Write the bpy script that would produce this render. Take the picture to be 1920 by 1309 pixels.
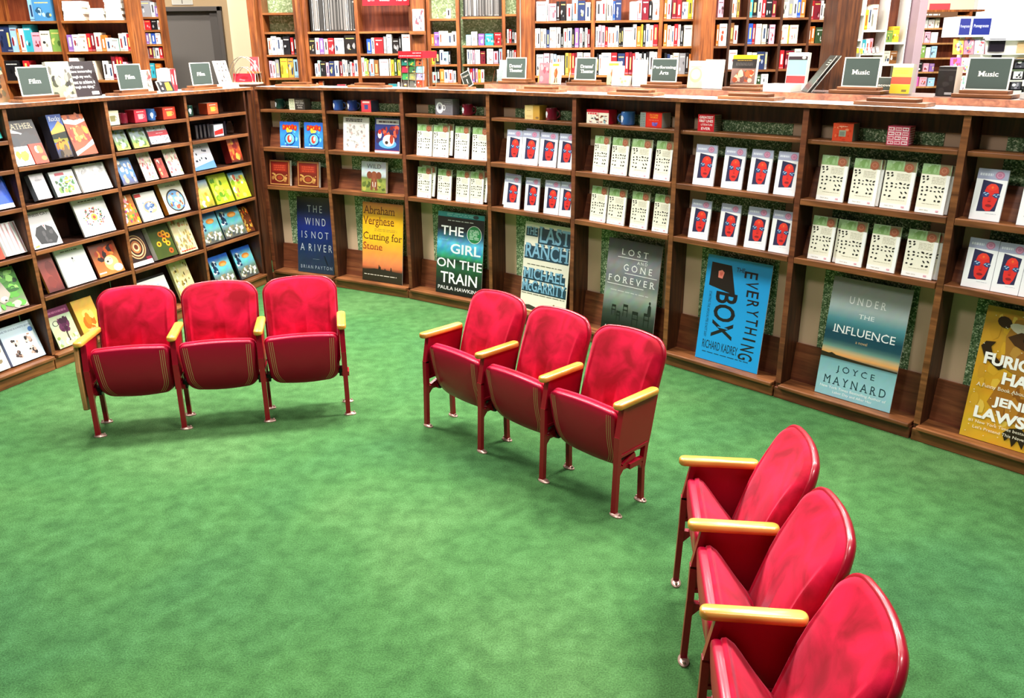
import bpy, math, random
from mathutils import Matrix, Vector
for o in list(bpy.data.objects): bpy.data.objects.remove(o)
SC = bpy.context.scene
COL = SC.collection
PI = math.pi
# ------------------------------------------------------------ camera
F_PX, PITCH, ROLL, CAM_H = 1579.65, 0.34395, -0.009862, 2.34328
cd = bpy.data.cameras.new('camera'); cam = bpy.data.objects.new('camera', cd); COL.objects.link(cam)
cd.sensor_width = 36.0; cd.lens = F_PX / 1920 * 36.0; cd.clip_start = 0.05; cd.clip_end = 100
_F = Vector((0, math.cos(PITCH), -math.sin(PITCH))); _U = Vector((0, math.sin(PITCH), math.cos(PITCH))); _R = Vector((1, 0, 0))
_c, _s = math.cos(ROLL), math.sin(ROLL)
R2 = _c * _R + _s * _U; U2 = -_s * _R + _c * _U
cam.matrix_world = Matrix(((R2.x, U2.x, -_F.x, 0), (R2.y, U2.y, -_F.y, 0), (R2.z, U2.z, -_F.z, CAM_H), (0, 0, 0, 1)))
SC.camera = cam
# ------------------------------------------------------------ world, lamps, exposure
w = bpy.data.worlds.new('world'); SC.world = w; w.use_nodes = True
w.node_tree.nodes['Background'].inputs[0].default_value = (0.93, 0.96, 1.0, 1)
w.node_tree.nodes['Background'].inputs[1].default_value = 0.065
def lamp(x, y, z, sx, sy, power, rz=0.0, col=(1, 0.97, 0.92)):
    l = bpy.data.lights.new('fluorescent_lamp', 'AREA'); l.shape = 'RECTANGLE'; l.size = sx; l.size_y = sy; l.energy = power; l.color = col
    o = bpy.data.objects.new('fluorescent_lamp', l); COL.objects.link(o); o.location = (x, y, z); o.rotation_euler = (0, 0, rz)
    return o
for (x, y, p) in [(-2.6, 2.2, 190), (2.2, 2.2, 240),
                  (-3.0, 6.9, 600), (-0.2, 7.2, 620), (2.8, 6.4, 640), (5.6, 6.4, 360), (-4.2, 10.0, 130), (-0.6, 9.3, 210), (2.4, 9.0, 220), (6.2, 11.0, 420)]:
    lamp(x, y, 5.5, 1.6, 0.6, p)
SC.view_settings.view_transform = 'Standard'; SC.view_settings.look = 'None'; SC.view_settings.gamma = 1.0
SC.view_settings.use_curve_mapping = False; SC.view_settings.exposure = -0.10

# ------------------------------------------------------------ helpers
def lin(c):
    if isinstance(c, str):
        c = c.lstrip('#'); c = tuple(int(c[i:i + 2], 16) / 255 for i in (0, 2, 4))
    return tuple((v / 12.92 if v <= 0.04045 else ((v + 0.055) / 1.055) ** 2.4) for v in c[:3])
def mix(a, b, t): return tuple(x + (y - x) * t for x, y in zip(a, b))
_LC = {}
def L(c):
    if c not in _LC: _LC[c] = lin(c)
    return _LC[c]

class MB:
    def __init__(s): s.v = []; s.f = []; s.m = []; s.c = []
    def poly(s, pts, col=(1, 1, 1), mat=0):
        b = len(s.v); s.v.extend(tuple(p) for p in pts); s.f.append(tuple(range(b, b + len(pts)))); s.m.append(mat)
        s.c.append(col if isinstance(col, list) else [col] * len(pts))
    def face(s, idx, col=(1, 1, 1), mat=0): s.f.append(tuple(idx)); s.m.append(mat); s.c.append([col] * len(idx))
    def box(s, x0, y0, z0, x1, y1, z1, col=(1, 1, 1), mat=0, M=None, cols=None):
        b = len(s.v); P = [(x0, y0, z0), (x1, y0, z0), (x1, y1, z0), (x0, y1, z0), (x0, y0, z1), (x1, y0, z1), (x1, y1, z1), (x0, y1, z1)]
        if M: P = [tuple(M @ Vector(p)) for p in P]
        s.v.extend(P)
        for k, q in enumerate(((0, 3, 2, 1), (4, 5, 6, 7), (0, 1, 5, 4), (1, 2, 6, 5), (2, 3, 7, 6), (3, 0, 4, 7))):   # bottom top front right back left
            s.face([b + i for i in q], cols[k] if cols else col, mat)
    def prism(s, pts, d, axis='x', col=(1, 1, 1), mat=0):
        """pts in the plane across axis, extruded over d=(a,b)"""
        def P(p, a): return {'x': (a, p[0], p[1]), 'y': (p[0], a, p[1]), 'z': (p[0], p[1], a)}[axis]
        n = len(pts); b = len(s.v)
        s.v.extend(P(p, d[0]) for p in pts); s.v.extend(P(p, d[1]) for p in pts)
        s.face(range(b, b + n), col, mat); s.face([b + n + i for i in range(n)][::-1], col, mat)
        for i in range(n):
            j = (i + 1) % n; s.face((b + j, b + i, b + n + i, b + n + j), col, mat)
    def loft(s, rings, cap0=True, cap1=True, col=(1, 1, 1), mat=0, closed=True):
        n = len(rings[0]); b = len(s.v)
        for r in rings: s.v.extend(tuple(p) for p in r)
        for k in range(len(rings) - 1):
            for i in range(n if closed else n - 1):
                j = (i + 1) % n
                s.face((b + k * n + i, b + k * n + j, b + (k + 1) * n + j, b + (k + 1) * n + i), col, mat)
        if cap0: s.face([b + i for i in range(n)][::-1], col, mat)
        if cap1: s.face([b + (len(rings) - 1) * n + i for i in range(n)], col, mat)
    def lathe(s, prof, n=24, cx=0, cy=0, col=(1, 1, 1), mat=0, cap0=True, cap1=False):
        s.loft([[(cx + r * math.cos(2 * PI * i / n), cy + r * math.sin(2 * PI * i / n), z) for i in range(n)] for r, z in prof], cap0, cap1, col, mat)
    def tube(s, pts, r, n=8, col=(1, 1, 1), mat=0):
        rings = []; pts = [Vector(p) for p in pts]
        for i, p in enumerate(pts):
            t = (pts[min(i + 1, len(pts) - 1)] - pts[max(i - 1, 0)]).normalized()
            a = t.cross(Vector((0, 0, 1)));  a = a if a.length > 1e-3 else t.cross(Vector((0, 1, 0)))
            a.normalize(); bb = t.cross(a)
            rings.append([p + r * (math.cos(2 * PI * k / n) * a + math.sin(2 * PI * k / n) * bb) for k in range(n)])
        s.loft(rings, True, True, col, mat)
    def mesh(s, name, mats, smooth=False, fix=False):
        me = bpy.data.meshes.new(name); me.from_pydata(s.v, [], s.f)
        for m in mats: me.materials.append(m)
        me.polygons.foreach_set('material_index', s.m)
        at = me.color_attributes.new('Col', 'FLOAT_COLOR', 'CORNER')
        buf = []
        for cs in s.c:
            for c in cs: buf.extend((c[0], c[1], c[2], 1.0))
        at.data.foreach_set('color', buf)
        if smooth: me.polygons.foreach_set('use_smooth', [True] * len(s.f))
        me.update()
        if fix:
            import bmesh
            bm = bmesh.new(); bm.from_mesh(me); bmesh.ops.recalc_face_normals(bm, faces=bm.faces); bm.to_mesh(me); bm.free()
        return me
    def obj(s, name, mats, parent=None, smooth=False, bevel=0.0, fix=False, seg=2, M=None):
        me = s.mesh(name, mats if isinstance(mats, (list, tuple)) else [mats], smooth, fix)
        o = bpy.data.objects.new(name, me); COL.objects.link(o)
        if parent is not None: o.parent = parent
        if M is not None: o.matrix_local = M
        if bevel:
            b = o.modifiers.new('Bevel', 'BEVEL'); b.width = bevel; b.segments = seg; b.limit_method = 'ANGLE'; b.angle_limit = math.radians(40)
        return o
def tag(o, label, cat, group=None, kind=None):
    o['label'] = label; o['category'] = cat
    if group: o['group'] = group
    if kind: o['kind'] = kind
    return o
def empty(name, M=None):
    o = bpy.data.objects.new(name, None); COL.objects.link(o); o.empty_display_size = 0.1
    if M is not None: o.matrix_world = M
    return o
def copy_tree(o, parent=None):
    c = o.copy(); COL.objects.link(c)
    if parent is not None: c.parent = parent
    for ch in list(o.children): copy_tree(ch, c)
    return c
def Tr(x, y, z): return Matrix.Translation((x, y, z))
def Rx(a): return Matrix.Rotation(math.radians(a), 4, 'X')
def Ry(a): return Matrix.Rotation(math.radians(a), 4, 'Y')
def Rz(a): return Matrix.Rotation(math.radians(a), 4, 'Z')

# ------------------------------------------------------------ materials
def new_mat(name):
    m = bpy.data.materials.new(name); m.use_nodes = True
    nt = m.node_tree; return m, nt, nt.nodes['Principled BSDF'], nt.nodes.new, nt.links.new
def plain(name, col, rough=0.5, metal=0.0, **kw):
    m, nt, b, N, K = new_mat(name); b.inputs['Base Color'].default_value = (*L(col), 1); b.inputs['Roughness'].default_value = rough; b.inputs['Metallic'].default_value = metal
    for k, v in kw.items(): b.inputs[k.replace('_', ' ')].default_value = v
    return m
def printed(name, rough):
    m, nt, b, N, K = new_mat(name); a = N('ShaderNodeAttribute'); a.attribute_name = 'Col'
    K(a.outputs['Color'], b.inputs['Base Color']); b.inputs['Roughness'].default_value = rough
    n = N('ShaderNodeTexNoise'); n.inputs['Scale'].default_value = 40; bp = N('ShaderNodeBump'); bp.inputs['Strength'].default_value = 0.02
    K(n.outputs['Fac'], bp.inputs['Height']); K(bp.outputs['Normal'], b.inputs['Normal'])
    return m
def wood(name, c0, c1, c2, rough=0.45, scale=1.0, stretch=(14, 14, 1.2), bump=0.15):
    m, nt, b, N, K = new_mat(name)
    tc = N('ShaderNodeTexCoord'); mp = N('ShaderNodeMapping'); mp.inputs['Scale'].default_value = stretch
    oi = N('ShaderNodeObjectInfo'); ad = N('ShaderNodeVectorMath'); ad.operation = 'ADD'
    K(tc.outputs['Object'], ad.inputs[0]); cx = N('ShaderNodeCombineXYZ'); ml = N('ShaderNodeMath'); ml.operation = 'MULTIPLY'; ml.inputs[1].default_value = 37
    K(oi.outputs['Random'], ml.inputs[0]); K(ml.outputs[0], cx.inputs[0]); K(ml.outputs[0], cx.inputs[2]); K(cx.outputs[0], ad.inputs[1])
    K(ad.outputs[0], mp.inputs['Vector'])
    n1 = N('ShaderNodeTexNoise'); n1.inputs['Scale'].default_value = 2.2 * scale; n1.inputs['Detail'].default_value = 6; n1.inputs['Distortion'].default_value = 0.6
    K(mp.outputs[0], n1.inputs['Vector'])
    n2 = N('ShaderNodeTexNoise'); n2.inputs['Scale'].default_value = 2.6; n2.inputs['Detail'].default_value = 3
    K(ad.outputs[0], n2.inputs['Vector'])
    r = N('ShaderNodeValToRGB'); e = r.color_ramp.elements; e[0].position = 0.3; e[1].position = 0.72
    e[0].color = (*L(c0), 1); e[1].color = (*L(c2), 1); x = e.new(0.5); x.color = (*L(c1), 1)
    K(n1.outputs['Fac'], r.inputs['Fac'])
    mx = N('ShaderNodeMix'); mx.data_type = 'RGBA'; mx.blend_type = 'MULTIPLY'; mx.inputs['Factor'].default_value = 0.75
    r2 = N('ShaderNodeValToRGB'); r2.color_ramp.elements[0].position = 0.32; r2.color_ramp.elements[0].color = (0.42, 0.36, 0.32, 1); r2.color_ramp.elements[1].position = 0.56; r2.color_ramp.elements[1].color = (1, 1, 1, 1)
    K(n2.outputs['Fac'], r2.inputs['Fac']); K(r.outputs[0], mx.inputs['A']); K(r2.outputs[0], mx.inputs['B'])
    K(mx.outputs['Result'], b.inputs['Base Color']); b.inputs['Roughness'].default_value = rough
    bp = N('ShaderNodeBump'); bp.inputs['Strength'].default_value = bump; bp.inputs['Distance'].default_value = 0.004; K(n1.outputs['Fac'], bp.inputs['Height']); K(bp.outputs['Normal'], b.inputs['Normal'])
    return m
M_PRINT = printed('printed_card', 0.32); M_MATTE = printed('printed_matte', 0.6)
M_DARK = wood('dark_stained_pine', '#2e1508', '#482410', '#62361a')
M_EDGE = wood('pine_board_edge', '#5c3316', '#7c4a26', '#985f34', stretch=(1.2, 14, 14))
M_BACKB = wood('brown_leaning_board', '#562a16', '#723c22', '#8a5230', stretch=(1.2, 14, 14))
M_ORANGE = wood('orange_stained_pine', '#622e10', '#8e4c20', '#ac6830')
M_ORANGEH = wood('orange_pine_shelf', '#743f18', '#985c2a', '#b47c42', stretch=(1.2, 14, 14))
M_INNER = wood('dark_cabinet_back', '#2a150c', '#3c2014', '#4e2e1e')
M_RISER = wood('riser_pine', '#74402c', '#94583e', '#ac7050', stretch=(1.2, 14, 14))
M_REDW = wood('bookcase_back_wood', '#5a2512', '#7a381c', '#96502c')
M_ARM = wood('varnished_maple', '#d58a2c', '#eaa848', '#f6c468', rough=0.25, stretch=(10, 1.2, 10), bump=0.04)
M_TAN = wood('tan_end_panel', '#a06c3c', '#b07d4a', '#c08c58', rough=0.5)
M_WHITE = plain('white_laminate', '#f4f1ea', 0.3)
M_BEIGE = plain('beige_paint', '#d2b092', 0.7)
M_CREAM = plain('cream_wall_paint', '#e6d2ac', 0.75)
M_TANW = plain('tan_wall_paint', '#c4a67e', 0.75)
M_CHALK = printed('sign_card', 0.45)
M_BLACKM = plain('black_metal', '#141416', 0.35, 0.6)
M_STEEL = plain('worn_foot_metal', '#b9968a', 0.35, 0.55)
M_WIRE = plain('bright_wire', '#c8c4bc', 0.25, 0.9)
M_DOOR = plain('grey_door_paint', '#77706a', 0.55)
M_FRAME = plain('grey_door_frame', '#5d5651', 0.5)
def ceramic(name, c): return plain(name, c, 0.15, 0, Coat_Weight=0.5)
M_ACR, nt, b, N, K = new_mat('clear_acrylic'); b.inputs['Base Color'].default_value = (0.95, 0.98, 1, 1); b.inputs['Transmission Weight'].default_value = 1.0; b.inputs['Roughness'].default_value = 0.04; b.inputs['IOR'].default_value = 1.2
# velvet
M_VEL, nt, b, N, K = new_mat('crimson_velvet')
tc = N('ShaderNodeTexCoord'); oi = N('ShaderNodeObjectInfo'); ad = N('ShaderNodeVectorMath'); ad.operation = 'ADD'; sc_ = N('ShaderNodeMath'); sc_.operation = 'MULTIPLY'; sc_.inputs[1].default_value = 20
K(oi.outputs['Random'], sc_.inputs[0]); K(tc.outputs['Object'], ad.inputs[0]); K(sc_.outputs[0], ad.inputs[1])
n1 = N('ShaderNodeTexNoise'); n1.inputs['Scale'].default_value = 7.0; n1.inputs['Detail'].default_value = 5; n1.inputs['Distortion'].default_value = 0.7; K(ad.outputs[0], n1.inputs['Vector'])
r = N('ShaderNodeValToRGB'); e = r.color_ramp.elements; e[0].position = 0.34; e[0].color = (*L('#8e0217'), 1); e[1].position = 0.68; e[1].color = (*L('#d20e3a'), 1); K(n1.outputs['Fac'], r.inputs['Fac'])
K(r.outputs[0], b.inputs['Base Color']); b.inputs['Roughness'].default_value = 0.85; b.inputs['Specular IOR Level'].default_value = 0.15
b.inputs['Sheen Weight'].default_value = 0.35; b.inputs['Sheen Roughness'].default_value = 0.35; b.inputs['Sheen Tint'].default_value = (1, 0.35, 0.5, 1)
n3 = N('ShaderNodeTexNoise'); n3.inputs['Scale'].default_value = 500; bp = N('ShaderNodeBump'); bp.inputs['Strength'].default_value = 0.12; bp.inputs['Distance'].default_value = 0.002; K(tc.outputs['Object'], n3.inputs['Vector']); K(n3.outputs['Fac'], bp.inputs['Height']); K(bp.outputs['Normal'], b.inputs['Normal'])
M_MAROON = plain('maroon_enamel', '#960a22', 0.34, 0, Coat_Weight=0.25, Coat_Roughness=0.12, Specular_IOR_Level=0.3)
M_PAN, nt, b, N, K = new_mat('maroon_seat_pan'); a = N('ShaderNodeAttribute'); a.attribute_name = 'Col'; K(a.outputs['Color'], b.inputs['Base Color']); b.inputs['Roughness'].default_value = 0.42; b.inputs['Specular IOR Level'].default_value = 0.25; b.inputs['Coat Weight'].default_value = 0.12; b.inputs['Coat Roughness'].default_value = 0.15
# green carpet
M_CARPET, nt, b, N, K = new_mat('green_carpet')
tc = N('ShaderNodeTexCoord')
def noise(scale, detail=4, dist=0.0):
    n = N('ShaderNodeTexNoise'); n.inputs['Scale'].default_value = scale; n.inputs['Detail'].default_value = detail; n.inputs['Distortion'].default_value = dist; K(tc.outputs['Object'], n.inputs['Vector']); return n
def ramp(n, stops):
    r = N('ShaderNodeValToRGB'); els = r.color_ramp.elements
    els[0].position, els[1].position = stops[0][0], stops[-1][0]; els[0].color = (*L(stops[0][1]), 1); els[1].color = (*L(stops[-1][1]), 1)
    for p, c in stops[1:-1]: els.new(p).color = (*L(c), 1)
    K(n.outputs['Fac'], r.inputs['Fac']); return r
ra = ramp(noise(0.5, 3, 0.3), [(0.3, '#427246'), (0.5, '#508049'), (0.7, '#669058')])
rb = ramp(noise(11, 8, 0.2), [(0.32, '#8c9a86'), (0.52, '#cdd4c6'), (0.72, '#ffffff')])
rc = ramp(noise(140, 5), [(0.34, '#565c56'), (0.66, '#ffffff')])
m1 = N('ShaderNodeMix'); m1.data_type = 'RGBA'; m1.blend_type = 'MULTIPLY'; m1.inputs['Factor'].default_value = 0.55; K(ra.outputs[0], m1.inputs['A']); K(rb.outputs[0], m1.inputs['B'])
m2 = N('ShaderNodeMix'); m2.data_type = 'RGBA'; m2.blend_type = 'MULTIPLY'; m2.inputs['Factor'].default_value = 0.5; K(m1.outputs['Result'], m2.inputs['A']); K(rc.outputs[0], m2.inputs['B'])
K(m2.outputs['Result'], b.inputs['Base Color']); b.inputs['Roughness'].default_value = 0.95; b.inputs['Specular IOR Level'].default_value = 0.1
nb = noise(260, 2); bp = N('ShaderNodeBump'); bp.inputs['Strength'].default_value = 0.5; bp.inputs['Distance'].default_value = 0.006; K(nb.outputs['Fac'], bp.inputs['Height']); K(bp.outputs['Normal'], b.inputs['Normal'])
# speckled green panel cloth
def speckle(name, dark, midc, light, scale):
    m, nt, b, N, K = new_mat(name); tc = N('ShaderNodeTexCoord'); v = N('ShaderNodeTexVoronoi'); v.inputs['Scale'].default_value = scale; K(tc.outputs['Object'], v.inputs['Vector'])
    sp = N('ShaderNodeSeparateColor'); K(v.outputs['Color'], sp.inputs[0]); r = N('ShaderNodeValToRGB'); r.color_ramp.interpolation = 'CONSTANT'
    e = r.color_ramp.elements; e[0].position = 0; e[0].color = (*L(dark), 1); e[1].position = 0.8; e[1].color = (*L(light), 1); x = e.new(0.42); x.color = (*L(midc), 1)
    K(sp.outputs[0], r.inputs['Fac']); K(r.outputs[0], b.inputs['Base Color']); b.inputs['Roughness'].default_value = 0.9; return m
M_SPECK = speckle('green_speckled_cloth', '#4a6642', '#7c966a', '#cbd8b4', 130)
M_SPECKL = speckle('pale_speckled_cloth', '#8aa070', '#a8bc8c', '#cfdcb4', 60)
M_LAMPW, nt, b, N, K = new_mat('daylight_window'); b.inputs['Emission Color'].default_value = (1, 1, 1, 1); b.inputs['Emission Strength'].default_value = 3.0

# ------------------------------------------------------------ lettering
_TXT = {}
def text_mesh(body, serif, bold):
    key = (body, serif, bold)
    if key in _TXT: return _TXT[key]
    cu = bpy.data.curves.new('lettering', 'FONT'); cu.body = body; cu.size = 1.0; cu.resolution_u = 3; cu.offset = bold
    o = bpy.data.objects.new('lettering', cu); me = bpy.data.meshes.new_from_object(o)
    vs = [(v.co.x, v.co.y) for v in me.vertices]; fs = [tuple(p.vertices) for p in me.polygons]
    bpy.data.objects.remove(o); bpy.data.curves.remove(cu); bpy.data.meshes.remove(me)
    if serif and vs:
        top = max(v[1] for v in vs if True); cap = 0.72 if top > 0.6 else top
        for yy, y0, y1 in ((0.015, -0.005, 0.055), (cap - 0.03, cap - 0.055, cap + 0.005)):
            iv = []
            for f in fs:
                xs = []
                for i in range(len(f)):
                    a, b = vs[f[i]], vs[f[(i + 1) % len(f)]]
                    if (a[1] - yy) * (b[1] - yy) < 0: xs.append(a[0] + (b[0] - a[0]) * (yy - a[1]) / (b[1] - a[1]))
                if len(xs) >= 2: iv.append([min(xs), max(xs)])
            iv.sort(); mg = []
            for a in iv:
                if mg and a[0] <= mg[-1][1] + 1e-3: mg[-1][1] = max(mg[-1][1], a[1])
                else: mg.append(a)
            for a, b in mg:
                if b - a < 0.22:
                    k = len(vs); vs += [(a - 0.075, y0), (b + 0.075, y0), (b + 0.075, y1), (a - 0.075, y1)]; fs.append((k, k + 1, k + 2, k + 3))
    if not vs: vs = [(0, 0), (0.01, 0), (0.01, 0.01)]; fs = [(0, 1, 2)]
    x0 = min(v[0] for v in vs); x1 = max(v[0] for v in vs); y0 = min(v[1] for v in vs); y1 = max(v[1] for v in vs)
    r = ([((x - x0) / max(x1 - x0, 1e-6), (y - y0) / max(y1 - y0, 1e-6)) for x, y in vs], fs); _TXT[key] = r; return r

# ------------------------------------------------------------ printed art: layers on a card whose front is the plane y = 0 facing -y
class Art:
    STEP = 0.00005
    def __init__(s, mb, x0, z0, w, h, y=0.0): s.mb, s.x0, s.z0, s.w, s.h, s.y, s.k = mb, x0, z0, w, h, y, 0
    def lay(s): s.k += 1; return s.y - s.k * s.STEP
    def P(s, a, b, y): return (s.x0 + a * s.w, y, s.z0 + b * s.h)
    def bg(s, stops, a0=0, a1=1, b0=0, b1=1, noise=0.0, seed=1, n=10):
        """vertical run of printed colours, stops from bottom (0) to top (1)"""
        y = s.lay(); rnd = random.Random(seed)
        if isinstance(stops, str): stops = [(0, stops), (1, stops)]
        def col(t):
            for (p, c), (q, d) in zip(stops, stops[1:]):
                if t <= q: return mix(L(c), L(d), (t - p) / max(q - p, 1e-6))
            return L(stops[-1][1])
        rows = max(2, int(n * 1.5)) if len(stops) > 2 or noise else (n if stops[0][1] != stops[1][1] else 1); cols = n if noise else 1
        V = [[tuple(max(0, c * (1 + noise * rnd.uniform(-1, 1))) for c in col(i / rows)) for j in range(cols + 1)] for i in range(rows + 1)]
        for i in range(rows):
            for j in range(cols):
                aa, ab = a0 + (a1 - a0) * j / cols, a0 + (a1 - a0) * (j + 1) / cols; ba, bb = b0 + (b1 - b0) * i / rows, b0 + (b1 - b0) * (i + 1) / rows
                s.mb.poly([s.P(aa, ba, y), s.P(ab, ba, y), s.P(ab, bb, y), s.P(aa, bb, y)], [V[i][j], V[i][j + 1], V[i + 1][j + 1], V[i + 1][j]])
    def rect(s, a0, b0, a1, b1, c, y=None):
        y = s.lay() if y is None else y; s.mb.poly([s.P(a0, b0, y), s.P(a1, b0, y), s.P(a1, b1, y), s.P(a0, b1, y)], L(c))
    def poly(s, pts, c, y=None):
        y = s.lay() if y is None else y; s.mb.poly([s.P(a, b, y) for a, b in pts], L(c))
    def ell(s, a, b, ra, rb, c, n=14, rot=0.0, y=None):
        y = s.lay() if y is None else y; cr, sr = math.cos(rot), math.sin(rot); pts = []
        for i in range(n):
            t = 2 * PI * i / n; x, z = ra * math.cos(t) * s.w, rb * math.sin(t) * s.h
            x, z = x * cr - z * sr, x * sr + z * cr; pts.append((s.x0 + a * s.w + x, y, s.z0 + b * s.h + z))
        s.mb.poly(pts, L(c))
    def ring(s, a, b, ra, rb, th, c, n=24):
        y = s.lay()
        for i in range(n):
            t, u = 2 * PI * i / n, 2 * PI * (i + 1) / n
            s.mb.poly([s.P(a + ra * math.cos(t), b + rb * math.sin(t), y), s.P(a + ra * math.cos(u), b + rb * math.sin(u), y), s.P(a + ra * (1 - th) * math.cos(u), b + rb * (1 - th) * math.sin(u), y), s.P(a + ra * (1 - th) * math.cos(t), b + rb * (1 - th) * math.sin(t), y)][::-1], L(c))
    def text(s, body, a0, b0, a1, b1, c, serif=False, bold=0.0, rot=0):
        """lettering filling the box; rot=90 turns it to read downwards"""
        y = s.lay(); vs, fs = text_mesh(body, serif, bold); b = len(s.mb.v)
        if rot == 0: s.mb.v.extend(s.P(a0 + x * (a1 - a0), b0 + z * (b1 - b0), y) for x, z in vs)
        else: s.mb.v.extend(s.P(a0 + z * (a1 - a0), b1 - x * (b1 - b0), y) for x, z in vs)
        for f in fs: s.mb.face([b + i for i in f], L(c))
    def lines(s, a0, b0, a1, b1, n, c, seed=0, th=0.35):
        """rows of printed dashes, too small to read"""
        y = s.lay(); rnd = random.Random(seed)
        for i in range(n):
            bb = b1 - (b1 - b0) * (i + 0.5) / n; hh = (b1 - b0) / n * th / 2; a = a0
            while a < a1 - 0.02:
                e = min(a1, a + rnd.uniform(0.04, 0.14)); s.rect(a, bb - hh, e, bb + hh, c, y); a = e + 0.02
    def blots(s, seed, pal, n, smin, smax, reg=(0, 0, 1, 1)):
        rnd = random.Random(seed)
        for i in range(n):
            ra, rb = rnd.uniform(smin, smax), rnd.uniform(smin, smax)
            a = rnd.uniform(reg[0] + ra, max(reg[0] + ra, reg[2] - ra)); b = rnd.uniform(reg[1] + rb, max(reg[1] + rb, reg[3] - rb))
            if rnd.random() < 0.35: s.ell(a, b, ra, rb, rnd.choice(pal), 9)
            else:
                t0 = rnd.random() * 6; k = rnd.randint(5, 8); s.poly([(min(reg[2], max(reg[0], a + ra * rnd.uniform(.6, 1.1) * math.cos(t0 + 2 * PI * j / k))), min(reg[3], max(reg[1], b + rb * rnd.uniform(.6, 1.1) * math.sin(t0 + 2 * PI * j / k)))) for j in range(k)], rnd.choice(pal))

def card(name, w, h, d, art=None, cover='#ffffff', spine=None, pages='#efe8d8', mat=None, back=None):
    """a book or card: front face y=0, spine on the x=0 side"""
    mb = MB(); sp = spine or cover; bk = back or cover
    mb.box(0, 0, 0, w, d, h, cols=[L(pages), L(pages), L(cover), L(pages), L(bk), L(sp)])
    if art: art(Art(mb, 0, 0, w, h))
    return mb.obj(name, [mat or M_PRINT])
# ------------------------------------------------------------ floor and walls
def plane(name, pts, mat, kind='structure'):
    mb = MB(); mb.poly(pts); o = mb.obj(name, mat); o['kind'] = kind; return o
def slab(name, x0, y0, z0, x1, y1, z1, mat, bevel=0):
    mb = MB(); mb.box(x0, y0, z0, x1, y1, z1); o = mb.obj(name, mat, bevel=bevel); o['kind'] = 'structure'; return o
slab('floor', -9, -1.5, -0.1, 11, 16.2, 0, M_CARPET)
slab('wall_back', -9, 15.2, 0, 11, 15.4, 4.6, plain('pale_back_wall', '#efe6d6', 0.8))
slab('wall_door', -9, 12.3, 0, -4.80, 12.45, 4.6, M_TANW)
slab('wall_door_side', -3.88, 12.3, 0, -3.3, 12.45, 4.6, M_TANW)
slab('wall_door_head', -4.80, 12.3, 2.90, -3.88, 12.45, 4.6, M_TANW)
slab('column_cream', -3.60, 12.02, 0, -3.40, 12.3, 4.6, M_CREAM)
slab('wall_return', -3.40, 11.0, 0, -3.05, 12.3, 4.6, M_CREAM)
# grey door in its frame
mb = MB(); mb.box(-4.80, 12.28, 0, -4.74, 12.40, 2.90); mb.box(-3.94, 12.24, 0, -3.88, 12.40, 2.90); mb.box(-4.80, 12.24, 2.84, -3.88, 12.40, 2.90)
door = mb.obj('door_1', M_FRAME, bevel=0.006); door['kind'] = 'structure'
mb = MB(); mb.box(-4.74, 12.34, 0, -4.06, 12.39, 2.84); mb.obj('door_leaf', M_DOOR, door)
mb = MB(); mb.box(-4.06, 12.30, 0, -3.94, 12.39, 2.84); mb.obj('door_jamb_panel', M_FRAME, door)
mb = MB(); mb.box(-3.985, 12.27, 1.99, -3.96, 12.30, 2.08); mb.obj('door_plate', plain('plum_plate', '#5a2b4c', .4), door)
# sign plate above the door
s = card('door_sign', 0.28, 0.12, 0.01, lambda a: (a.bg('#e8e4da'), a.rect(.03, .06, .97, .94, '#d6d0c2'), a.rect(.47, .1, .52, .5, '#7c746a')), '#e8e4da'); s.matrix_world = Tr(-4.54, 12.285, 2.925)
tag(s, 'small cream plate on the tan wall above the grey door', 'sign')
# bright window, far side of the shop
mb = MB(); mb.box(7.8, 15.12, 2.50, 10.4, 15.16, 4.1); win = mb.obj('window_1', M_LAMPW); win['kind'] = 'structure'
mb = MB()
for x in (7.74, 10.4): mb.box(x, 15.08, 2.44, x + .06, 15.2, 4.16)
mb.box(7.74, 15.08, 2.44, 10.46, 15.2, 2.50); mb.obj('window_frame', M_WHITE, win)

# ------------------------------------------------------------ display cases along the reading corner
T = [(-2.556, 8.872), (-1.819, 8.543), (-0.995, 8.075), (-0.187, 7.508), (0.511, 6.886), (1.195, 6.198), (1.87, 5.492), (2.525, 4.791), (3.164, 4.081)]
LL = [(-3.919, 5.352), (-3.585, 6.201), (-3.25, 7.049), (-2.917, 7.884), (-2.609, 8.703)]
def frame(P, k):
    (x0, y0), (x1, y1) = P[k], P[k + 1]; a = math.atan2(y1 - y0, x1 - x0)
    return Matrix.Translation((x0, y0, 0)) @ Matrix.Rotation(a, 4, 'Z'), math.hypot(x1 - x0, y1 - y0)
FR = [frame(T, k) for k in range(8)]; FL = [frame(LL, k) for k in range(4)]
POSTER = ['dark blue river poster', 'yellow sunset poster', 'black and teal train poster', 'blue lettered ranch poster', 'grey empty chairs poster', 'bright blue box poster', 'teal horizon poster', 'golden raccoon poster']
HC = 1.968
def board(name, parent, x0, y0, z0, x1, y1, z1, mat, bevel=0.004): 
    mb = MB(); mb.box(x0, y0, z0, x1, y1, z1); return mb.obj(name, mat, parent, bevel=bevel)
def leaning(name, parent, u0, u1, v0, z0, v1, z1, mat):
    mb = MB(); mb.prism([(v0, z0), (v1, z1), (v1 + .012, z1), (v0 + .012, z0)], (u0, u1), 'x'); return mb.obj(name, mat, parent)
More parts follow.
